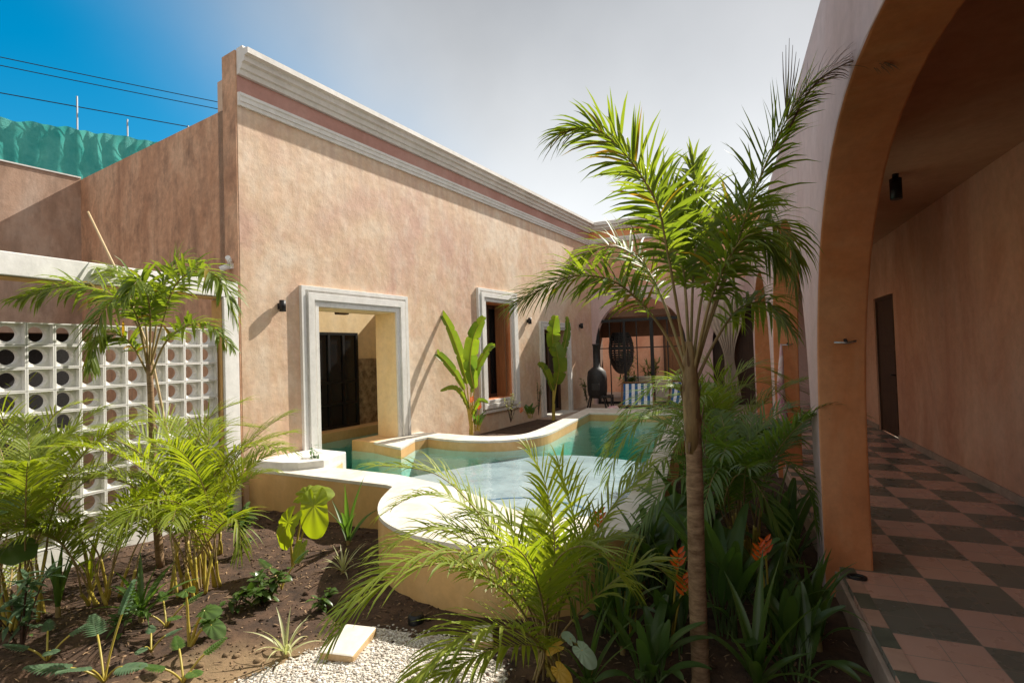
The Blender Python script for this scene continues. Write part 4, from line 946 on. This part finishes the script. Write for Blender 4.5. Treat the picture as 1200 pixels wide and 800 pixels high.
areca((-.98,2.72,-.2), 'large areca palm in the foreground arching over the pool coping',
  [[(630,740,2.75),(600,680,2.65),(545,648,2.5),(470,658,2.35),(398,715,2.2)],
   [(630,730,2.8),(600,660,2.8),(560,600,2.8),(510,555,2.8),(440,545,2.8)],
   [(635,720,2.85),(590,640,2.95),(540,590,3.05),(490,580,3.1),(452,600,3.15)],
   [(645,720,2.85),(650,640,2.9),(640,570,3.0),(620,530,3.05)],
   [(650,720,2.8),(690,640,2.85),(720,590,2.9),(750,560,2.95),(762,545,3.0)],
   [(650,730,2.8),(680,660,2.85),(668,590,2.9),(655,545,2.95)],
   [(640,760,2.65),(600,735,2.45),(540,745,2.25),(480,800,2.1)],
   [(660,740,2.8),(720,680,2.85),(760,660,2.9),(800,690,2.9)],
   [(640,730,2.7),(625,670,2.5),(600,640,2.35),(560,650,2.2)],
   [(632,750,2.7),(590,690,2.55),(520,660,2.4),(440,690,2.25),(392,745,2.15)],
   [(634,735,2.8),(580,660,2.75),(515,620,2.7),(450,640,2.6)],
   [(640,730,2.7),(650,660,2.55),(690,640,2.45),(735,680,2.4)],
   [(636,760,2.6),(580,760,2.4),(520,790,2.2)],
   [(640,740,2.75),(615,650,2.8),(590,610,2.85),(545,600,2.9)]], 4, 'areca', (.6,.9), .29, .019, 21, n=32, th=(50,110))
areca((.12,4.75,-.2), 'dark areca palm between the tall palm and the nearest pier',
  [[(850,600,4.3),(840,520,4.2),(800,480,4.1),(740,490,4.0),(705,540,3.9)],
   [(860,600,4.3),(880,520,4.3),(920,480,4.3),(960,500,4.3)],
   [(850,600,4.2),(860,560,3.9),(880,560,3.7),(905,600,3.5),(925,650,3.4)],
   [(845,600,4.3),(820,560,4.0),(780,570,3.8),(745,625,3.6)],
   [(865,590,4.3),(900,540,4.1),(940,560,3.9),(960,620,3.8)],
   [(855,600,4.2),(850,550,3.8),(835,560,3.5),(820,620,3.3)]], 14, 'arecadark', (.9,1.4), .32, .021, 31, n=34)
areca((-.05,6.2,-.2), 'areca palm leaning over the right edge of the pool',
  [[(840,520,5.8),(820,465,5.6),(785,455,5.4),(745,470,5.2),(715,520,5.0)],
   [(842,520,5.8),(850,460,5.8),(880,430,5.8),(915,440,5.8)],
   [(838,520,5.8),(800,500,5.4),(760,520,5.1),(735,560,4.9)],
   [(845,520,5.9),(842,450,6.0),(825,425,6.1),(800,432,6.1)],
   [(838,530,5.7),(805,480,5.4),(765,480,5.1),(730,515,4.9),(712,560,4.8)],
   [(838,530,5.7),(815,460,5.5),(780,445,5.3),(755,460,5.2)],
   [(835,540,5.6),(800,530,5.2),(770,545,4.9),(750,590,4.7)],
   [(842,530,5.7),(835,470,5.4),(815,470,5.1),(795,520,4.9)],
   [(845,530,5.7),(865,460,5.6),(900,450,5.5),(935,490,5.4)]], 12, 'arecamid', (1.0,1.5), .36, .021, 41, n=40)
areca((.05,8.6,-.2), 'areca palm at the far right end of the pool bed', [], 9, 'arecadark', (1.0,1.5), .32, .02, 51, n=26)
areca((-.2,11.0,-.2), 'areca palm in the shade by the deck at the far end', [], 7, 'arecadark', (.9,1.3), .3, .02, 53, n=22)

# ---------------- strap-leaved rosettes
def rosette(base, label, n, L, w, mt, seed, th=(15,75), name='dracaena', cat='plant', group=None, stem=.08, fold=.5):
    rnd = random.Random(seed); root = thing(name, label, cat, base, 0, group)
    b_ = MB(); b_.tube([(0,0,-.03),(0,0,stem)], [.02,.014], 8); part(b_, 'stem', [M['petiole']], root)
    for k_ in range(n):
        az = k_*2.4+rnd.uniform(-.4,.4); f = k_/n; t1 = th[1]-(th[1]-th[0])*f
        P = arch((0,0,stem*.8*f+stem*.2), az, L*rnd.uniform(.55,1.15), max(3, t1*rnd.uniform(.35,.8)), t1*rnd.uniform(1.1,1.7), 5)
        b_ = MB(); blade(b_, P, lambda u: w*(.55+.45*sin(pi*min(1,u*1.1)))*(1-u**3)+.001, 12, fold, 0); part(b_, 'leaf', [M[mt]], root)
    return root
rosette(gz(408,640,-.2)+V((0,0,0)), 'upright strap leaved plant against the ochre pool wall', 11, .55, .045, 'mid', 5, (8,60))
rosette(gz(165,728,-.2), 'spiky rosette plant with a long low leaf on bare soil', 13, .45, .042, 'mid', 6, (10,85))
rosette(gz(68,720,-.2), 'upright dark strap leaf plant near the left edge', 7, .55, .04, 'mid', 8, (5,30))
rosette(gz(105,690,-.2)+V((0,0,0)), 'young fan palm seedling with stiff leaves by the screen plinth', 9, .6, .03, 'areca', 9, (6,45))
rosette(gz(888,812,-.2), 'large dark strap leaved plant at the foot of the walkway', 12, .62, .06, 'dark', 10, (8,70), fold=.3)
rosette(gz(960,760,-.2), 'dark green strap leaf plant beside the walkway kerb', 7, .42, .05, 'dark', 12, (15,70), fold=.3)
rosette(gz(335,770,-.2), 'pale variegated spider plant on dry soil by the gravel', 14, .30, .018, 'varieg', 13, (30,95), 'spider_plant', fold=.4, stem=.03)
rosette(gz(402,672,-.2), 'variegated spider plant below the pool lobe', 16, .28, .017, 'varieg', 14, (25,90), 'spider_plant', fold=.4, stem=.03)
rosette(gz(660,690,-.2)+V((.05,.15,0)), 'pink striped rosette plant under the foreground areca', 16, .26, .024, 'pinkleaf', 15, (15,80), 'rosette_plant', stem=.04)
rosette(gz(1000,690,-.2)+V((-.35,.3,0)), 'dark strap plant in the shade before the nearest pier', 10, .5, .05, 'dark', 16, (10,65), fold=.3)
rosette(V((-.35,3.5,-.2)), 'dark strap plant behind the tall palm trunk', 12, .6, .045, 'dark', 17, (10,65), fold=.3)
rosette(V((-.62,3.05,-.2)), 'narrow strap plant left of the tall palm trunk', 12, .55, .035, 'mid', 18, (8,55), fold=.3)
rosette(V((.25,3.7,-.2)), 'dark strap plant right of the tall palm trunk', 12, .55, .045, 'dark', 19, (10,70), fold=.3)

for k_, (x, y, lab, w_, L_) in enumerate(((-.72,2.62,'low strap leaf plant between the areca clump and the tall palm',.03,.45),(.45,3.75,'dark strap plant hard against the walkway kerb',.05,.55),(.35,5.3,'strap plant in the shade beside the second arch',.05,.7))):
    rosette(V((x,y,-.2)), lab, 13, L_, w_, 'dark' if k_ != 0 else 'mid', 200+k_, (8,70), fold=.3)
# ---------------- elephant ears and other broad leaves
def broad(base, label, leaves, mt, seed, name='elephant_ear', cat='plant', rip=.10, bl=None):
    root = thing(name, label, cat, base)
    for (px, py, dd_, tip, nrm, sz) in leaves:
        c = at(px, py, dd_) - V(base)
        b_ = MB(); b_.tube(crs([V((0,0,-.02)), c*.5+V((0,0,.03)), c], 5), [.011]*4+[.008]*4+[.005]*3, 8); part(b_, 'stalk', [M['cane']], root)
        b_ = MB(); heart(b_, c, tip, nrm, sz, 0, rip); part(b_, 'leaf', [M[mt]], root)
    return root
tb_ = gz(343,662,-.2); dt = (tb_-V((0,0,H))).dot(CF)
broad(tb_, 'yellow green elephant ear plant with big ribbed leaves', [
   (368,592,dt-.05,(.2,-.3,-.75),(.35,-.75,.55),.24), (338,612,dt-.1,(-.25,-.3,-.7),(.1,-.8,.5),.21),
   (360,578,dt+.12,(.5,.2,.1),(.2,-.5,.85),.20), (352,640,dt-.15,(.1,-.5,-.5),(.2,-.7,.7),.11)], 'taro', 1)
ts = gz(222,757,-.2); dt = (ts-V((0,0,H))).dot(CF)
broad(ts, 'small taro seedling with three arrow leaves', [(218,692,dt,(-.4,.1,.0),(.2,-.3,.9),.10),(240,715,dt-.03,(.8,.0,.2),(0,-.4,.9),.10),(248,732,dt-.1,(.9,-.2,-.1),(0,-.4,.9),.10)], 'mid', 2)
broad(V((-.25,4.1,-.2)), 'dark elephant ear plant behind the trunk in deep shade', [(790,600,3.9,(-.5,-.5,-.4),(-.1,-.7,.7),.30),(760,640,3.8,(-.6,-.4,-.5),(-.1,-.7,.7),.28),(850,640,3.7,(.4,-.5,-.5),(.1,-.7,.7),.26)], 'dark', 3)
broad(gz(20,700,-.2)+V((.2,-.3,0)), 'dark broad leaf at the left edge of the picture', [(10,640,3.6,(.7,-.1,.1),(0,-.4,.9),.22),(-15,600,3.6,(.4,.2,.3),(.1,-.5,.8),.2)], 'dark', 4)
broad(gz(690,800,-.2)+V((0,.1,0)), 'pale broad leaf plant low at the foot of the foreground areca', [(682,762,2.55,(.6,-.3,-.3),(-.1,-.5,.85),.08),(668,748,2.6,(-.5,.2,.3),(-.1,-.4,.9),.05)], 'paleleaf', 5)
broad(gz(655,800,-.2)+V((0,.05,0)), 'yellowing leaf plant low under the areca', [(652,757,2.6,(-.6,-.2,-.2),(.1,-.5,.85),.06),(655,785,2.5,(.5,-.3,-.2),(-.2,-.5,.8),.07)], 'yellow', 6)

# ---------------- banana-like plants by the facade
def banana(base, label, leaves, group=None, mt='banana'):
    root = thing('banana_plant', label, 'banana plant', base, 0, group)
    b_ = MB(); b_.tube([(0,0,-.1),(.01,0,.25),(.02,.02,.42)], [.045,.04,.028], 10); part(b_, 'stem', [M['cane']], root)
    for pts, w in leaves:
        P = local(root, [at(*p) for p in pts]); st_ = [V((0,0,.3)), V((0,0,.3)).lerp(P[0], .6)+V((0,0,.05)), P[0]]
        b_ = MB(); b_.tube(crs(st_, 4), [.018]*4+[.012]*5, 7); part(b_, 'stalk', [M['cane']], root)
        b_ = MB(); blade(b_, P, lambda u: w*sin(pi*min(.985,.07+.90*u))**.6, 44, .75, 0, up=V((.62+.3*R_.uniform(-1,1),-.7,.2)), tear=1); part(b_, 'leaf', [M[mt], M['cane']], root)
    return root
ba = h2w(4.05,-.45,-.04); D = (ba-V((0,0,H))).dot(CF)
banana(ba, 'banana plant with torn leaves left of the framed window', [
   ([(556,455,D),(551,428,D-.10),(555,395,D-.20),(567,371,D-.12)], .27), ([(547,450,D),(540,422,D+.0),(528,388,D+.08),(514,361,D+.2)], .19),
   ([(544,457,D),(532,436,D-.05),(514,416,D-.03),(493,404,D+.1)], .16), ([(549,480,D),(541,462,D-.1),(531,454,D-.2),(516,458,D-.3)], .10), ([(553,485,D),(561,470,D-.2),(572,472,D-.35)], .10),
   ([(552,460,D),(560,430,D+.1),(572,408,D+.2),(580,405,D+.25)], .14)])
ba = h2w(7.35,-.45,-.04); D = (ba-V((0,0,H))).dot(CF)
banana(ba, 'banana plant with one bright upright leaf before the second door', [
   ([(651,418,D),(648,404,D-.05),(648,387,D-.1),(651,370,D-.05)], .34), ([(656,430,D),(661,408,D+.1),(665,388,D+.2),(664,371,D+.25)], .17),
   ([(652,450,D),(655,432,D-.15),(653,414,D-.25),(650,402,D-.25)], .36), ([(648,458,D),(642,442,D-.1),(636,430,D-.15),(630,426,D-.2)], .20)])

# ---------------- heliconias with orange bracts, bushes, seedlings
def heliconia(base, label, n, L, w, mt, seed, flowers, th=(5,55), stalk='cane'):
    rnd = random.Random(seed); root = thing('heliconia', label, 'heliconia', base)
    for k_ in range(n):
        az = k_*2.4+rnd.random(); t1 = rnd.uniform(*th); l_ = L*rnd.uniform(.7,1.1)
        P = arch((rnd.uniform(-.06,.06),rnd.uniform(-.06,.06),-.02), az, l_, t1*.3, t1*1.4, 6)
        b_ = MB(); b_.tube(crs(P[:4],3), .006, 6, 1); blade(b_, P[2:], lambda u: w*sin(pi*min(.98,.06+.9*u))**.7, 12, .3, 0); part(b_, 'leaf', [M[mt], M[stalk]], root)
    for (px, py, dd_) in flowers:
        c = at(px, py, dd_)-V(base); b_ = MB(); b_.tube(crs([V((0,0,0)), c*.6+V((0,0,.05)), c], 4), .006, 6, 1)
        for j in range(6):
            sd = 1 if j % 2 else -1; p = c+V((0,0,-.03+.018*j))
            leaflet(b_, p, V((sd*.7*CX.x, sd*.7*CX.y, .75)), V((0,-1,.2)), .075-.004*j, .022, .0, 0, .8)
        part(b_, 'flower', [M['flower'], M['cane']], root)
heliconia(V((.20,3.55,-.2)), 'heliconia with a big orange flower in front of the nearest pier', 9, .55, .08, 'dark', 61, [(897,645,3.02),(890,652,3.0)], stalk='greenstalk')
heliconia(V((-.36,3.15,-.2)), 'heliconia with a small orange flower just left of the palm trunk', 9, .5, .07, 'dark', 62, [(795,660,2.9),(801,690,2.85)], stalk='greenstalk')
heliconia(V((-.66,3.30,-.2)), 'heliconia with one orange flower at the pool lobe edge', 10, .55, .07, 'mid', 63, [(703,612,3.25)])
for k_, (x, y, lab, L_, w_, mt_) in enumerate(((-.42,2.78,'low lance leaved clump close by the tall palm base',.5,.06,'mid'),(.30,3.15,'lance leaved clump just behind the front strap plant by the kerb',.5,.07,'dark'),(-.05,3.5,'lance leaved clump directly behind the tall palm trunk base',.8,.09,'mid'),
   (-.55,3.9,'lance leaved clump under the right curve of the pool coping',.7,.08,'dark'),(-.30,4.7,'lance leaved clump along the right pool wall in the shade',.8,.10,'dark'),(.40,4.6,'lance leaved clump touching the walkway edge by the nearest pier',.7,.09,'mid'),(-.75,3.25,'narrow lance leaved clump between areca and pool lobe',.5,.05,'mid'))):
    heliconia(V((x,y,-.2)), lab, 18, L_, w_, mt_, 300+k_, [], (5,80), 'greenstalk')
hb = h2w(3.75,-.35,.17); D = (hb-V((0,0,H))).dot(CF)
heliconia(h2w(4.35,-.4,.17), 'low heliconia with orange tips under the framed window', 9, .42, .09, 'mid', 64, [(553,470,D),(562,478,D+.2)], (10,60))
heliconia(h2w(6.3,-.4,.17), 'small heliconia with an orange tip between window and second door', 8, .35, .09, 'mid', 65, [(611,482,D+1.6)], (15,70))
def bush(base, label, r, h_, n, mt, seed, ll=.06, lw=.03, name='shrub', stems=7):
    rnd = random.Random(seed); root = thing(name, label, 'shrub', base); b_ = MB(); bl = MB()
    for s_ in range(stems):
        az = rnd.uniform(0, 2*pi); tip = V((sin(az)*r*rnd.uniform(.2,1), cos(az)*r*rnd.uniform(.2,1), h_*rnd.uniform(.6,1)))
        P = crs([V((0,0,-.02)), tip*.5+V((0,0,.1*h_)), tip], 5); b_.tube(P, [.006]*4+[.004]*4+[.002]*3, 5)
        for q_ in range(n//stems):
            p = P[int(2+(len(P)-3)*rnd.random()**.7)] + V((rnd.uniform(-1,1),rnd.uniform(-1,1),rnd.uniform(-1,1)))*.012
            d = V((rnd.uniform(-1,1),rnd.uniform(-1,1),rnd.uniform(-.3,.7)))
            leaflet(bl, p, d, UP, ll*rnd.uniform(.7,1.3), lw, .25, 0, .2)
    part(b_, 'stems', [M['wood']], root); part(bl, 'foliage', [M[mt]], root)
bush(gz(282,650,-.2), 'small leafy shrub by the corner of the pool wall', .16, .50, 130, 'mid', 71, .09, .045)
bush(gz(350,600,-.2)+V((-.1,.3,0)), 'thin leggy shrub leaning on the pool wall corner', .16, .75, 80, 'bluegreen', 72, .11, .03)
bush(gz(310,705,-.2), 'sprawling ground shrub in the middle of the bare soil', .26, .26, 110, 'dark', 73, .08, .05)
bush(gz(25,760,-.2), 'leafy shrub with drooping narrow leaves at lower left', .22, .5, 110, 'bluegreen', 74, .13, .03)
bush(h2w(5.6,-.35,.17), 'airy white flecked shrub under the framed window', .30, .62, 160, 'varieg', 75, .06, .025)
bush(h2w(6.9,-.3,.17), 'thin dark shrub beside the second door', .2, .9, 130, 'dark', 76, .05, .02)
bush(h2w(9.7,-.3,.17), 'dark shrub in the shaded far corner of the bed', .25, .7, 130, 'dark', 77, .09, .03)
def lobed(base, label, targets, mt, seed, sz=.2):
    """cut-leaf philodendron: stalks with deeply notched blades"""
    rnd = random.Random(seed); root = thing('cut_leaf_plant', label, 'plant', base)
    for (az, th, L) in targets:
        P = arch((0,0,0), az, L, th*.5, th, 5); b_ = MB(); b_.tube(crs(P,3), .006, 6, 1); 
        d = (P[-1]-P[-2]).normalized(); q0 = P[-1]; P2 = [q0, q0+d*sz*.5+V((0,0,.01)), q0+d*sz+V((0,0,-.03))]
        for k_ in range(11):
            u = k_/10
            for sd in (-1,1):
                sv = d.cross(UP).normalized()
                leaflet(b_, q0.lerp(P2[2],u), d*.55+sv*sd*(1-u*.5), UP, sz*.42*(1-.6*u)*(.6+.4*sin(pi*u)+.2), sz*.15, .2, 0, .1)
        part(b_, 'leaf', [M[mt], M['cane']], root)
lobed(gz(122,800,-.2), 'grey green cut leaf plant at the bottom left', [(-1.2,70,.30),(.2,20,.36),(1.6,75,.22),(2.6,60,.25),(-2.4,70,.2)], 'bluegreen', 81)
lobed(gz(330,690,-.2), 'small cut leaf plant below the elephant ear', [(.3,50,.2),(2.2,70,.2),(-1.5,60,.2)], 'mid', 82, .14)
lobed(gz(165,760,-.2)+V((.1,.0,0)), 'tiny cut leaf seedling on the soil behind the grey green one', [(.9,60,.12),(-1,70,.12),(2.5,70,.12)], 'bluegreen', 83, .10)
for k_, (px_, py_, lab, mt_, kind_) in enumerate(((250,745,'tiny seedling on bare soil right of the taro seedling','mid',0),(55,775,'cut leaf plant in the bottom left corner','bluegreen',1),(215,800,'low cut leaf plant at the bottom edge left of the gravel','mid',1),(275,720,'small dark seedling beside the sprawling shrub','dark',0),(195,735,'pale green cut leaf plant at the foot of the many caned palm','mid',1),(140,745,'small leafy seedling in front of the rosette','mid',0),(380,715,'small dark shrub at the shaded foot of the pool lobe','dark',0))):
    if kind_: lobed(gz(px_,py_,-.2), lab, [(.4,60,.16),(1.9,70,.18),(-1.1,70,.2),(-2.5,55,.14)], mt_, 400+k_, .13)
    else: bush(gz(px_,py_,-.2), lab, .10, .16, 36, mt_, 400+k_, .075, .035, 'seedling', 4)
# courtyard greenery beyond the screen
for (x, y, r, h_, lab, sd) in ((-3.3,18.6,.5,2.0,'tall courtyard shrub behind the hanging chair',91),(-2.5,18.9,.45,1.3,'mid height courtyard shrub beside the wooden door',92),(-2.95,17.2,.4,.8,'low courtyard shrub before the low wall',93)):
    bush(V((x,y,0)), lab, r, h_, 320, 'arecadark', sd, .22, .05, 'courtyard_shrub', 9)

# ================================================================ LOOSE GROUND
rnd = random.Random(5)
def pebbles(name, n, place, s0, s1, mt, flat=.6):
    b_ = MB(); base = [(1,0,0),(0,1,0),(-1,0,0),(0,-1,0),(0,0,1),(0,0,-1),(.6,.6,.5),(-.6,.6,.5),(-.6,-.6,.5),(.6,-.6,.5)]
    F = [(0,6,9),(1,7,6),(2,8,7),(3,9,8),(4,6,7),(4,7,8),(4,8,9),(4,9,6),(0,1,6),(1,2,7),(2,3,8),(3,0,9),(0,5,1),(1,5,2),(2,5,3),(3,5,0)]
    k_ = 0
    while k_ < n:
        q = place()
        if q is None: continue
        s_ = rnd.uniform(s0, s1)*rnd.choice((.7,1,1,1.3)); rz = rnd.uniform(0, 2*pi); fl = flat*rnd.uniform(.6,1.2); el_ = rnd.uniform(.7,1.4)
        b_.add([(q[0]+s_*(x*el_*cos(rz)-y*sin(rz)), q[1]+s_*(x*el_*sin(rz)+y*cos(rz)), q[2]+s_*z_*fl) for x,y,z_ in base], F, 0, True); k_ += 1
    o_ = b_.build(name, mt, recalc=False); tag(o_, kind='stuff'); return o_
def pl_gravel():
    x, y = rnd.uniform(-2.65,-.88), rnd.uniform(1.4,2.95)
    q = V((x+rnd.gauss(0,.03), y+rnd.gauss(0,.03), 0))
    return (x, y, -.196) if inpoly(q.x, q.y, GRAVEL) else None
b = MB(); b.prism([[(p.x,p.y) for p in GRAVEL]], lambda p: (p[0],p[1],-.197), lambda p: (p[0],p[1],-.26)); tag(b.build('gravel_bed', M['gravelbed']), kind='structure')
o = pebbles('gravel', 15000, pl_gravel, .004, .010, M['pebble']); tag(o, 'white gravel patch at the bottom of the picture', 'gravel')
def pl_soil():
    x, y = rnd.uniform(-5.5,.6), rnd.uniform(1.3,6)
    if inpoly(x, y, OUTER) or inwall(x, y): return None
    return (x, y, soilz(x, y)+.001)
o = pebbles('soil_clods', 4000, pl_soil, .003, .009, M['soil'], .8); tag(o, 'small clods over the dark soil', 'soil')
o = pebbles('soil_lumps', 420, pl_soil, .012, .030, M['soil'], .75); tag(o, 'larger lumps of dark soil', 'soil')
o = pebbles('soil_stones', 2200, pl_soil, .004, .011, M['chips'], .7); tag(o, 'scattered small stones over the dark soil', 'stones')
b = MB()
for k_ in range(4200):
    q = pl_soil()
    if q is None: continue
    az = rnd.uniform(0, 2*pi); L_ = rnd.uniform(.02,.07); d = V((cos(az),sin(az),rnd.uniform(-.15,.25)))
    leaflet(b, V(q)+V((0,0,.006)), d, UP, L_, rnd.uniform(.004,.014), .1, 0, .3)
o = b.build('leaf_litter', M['chips'], recalc=False); tag(o, 'dry leaf litter and bark over the soil', 'leaf litter', kind='stuff')

# put each empty at the base of what it carries
bpy.context.view_layer.update()
for r_ in [o for o in S.objects if o.type == 'EMPTY' and o.location.length < 1e-6]:
    lo = V((1e9,)*3); hi = V((-1e9,)*3)
    for c in r_.children_recursive:
        for v in c.bound_box:
            q = c.matrix_world @ V(v); lo = V(map(min, lo, q)); hi = V(map(max, hi, q))
    dlt = V(((lo.x+hi.x)/2, (lo.y+hi.y)/2, max(lo.z, -.45)))
    r_.location = dlt
    for c in r_.children: c.location = c.location - dlt
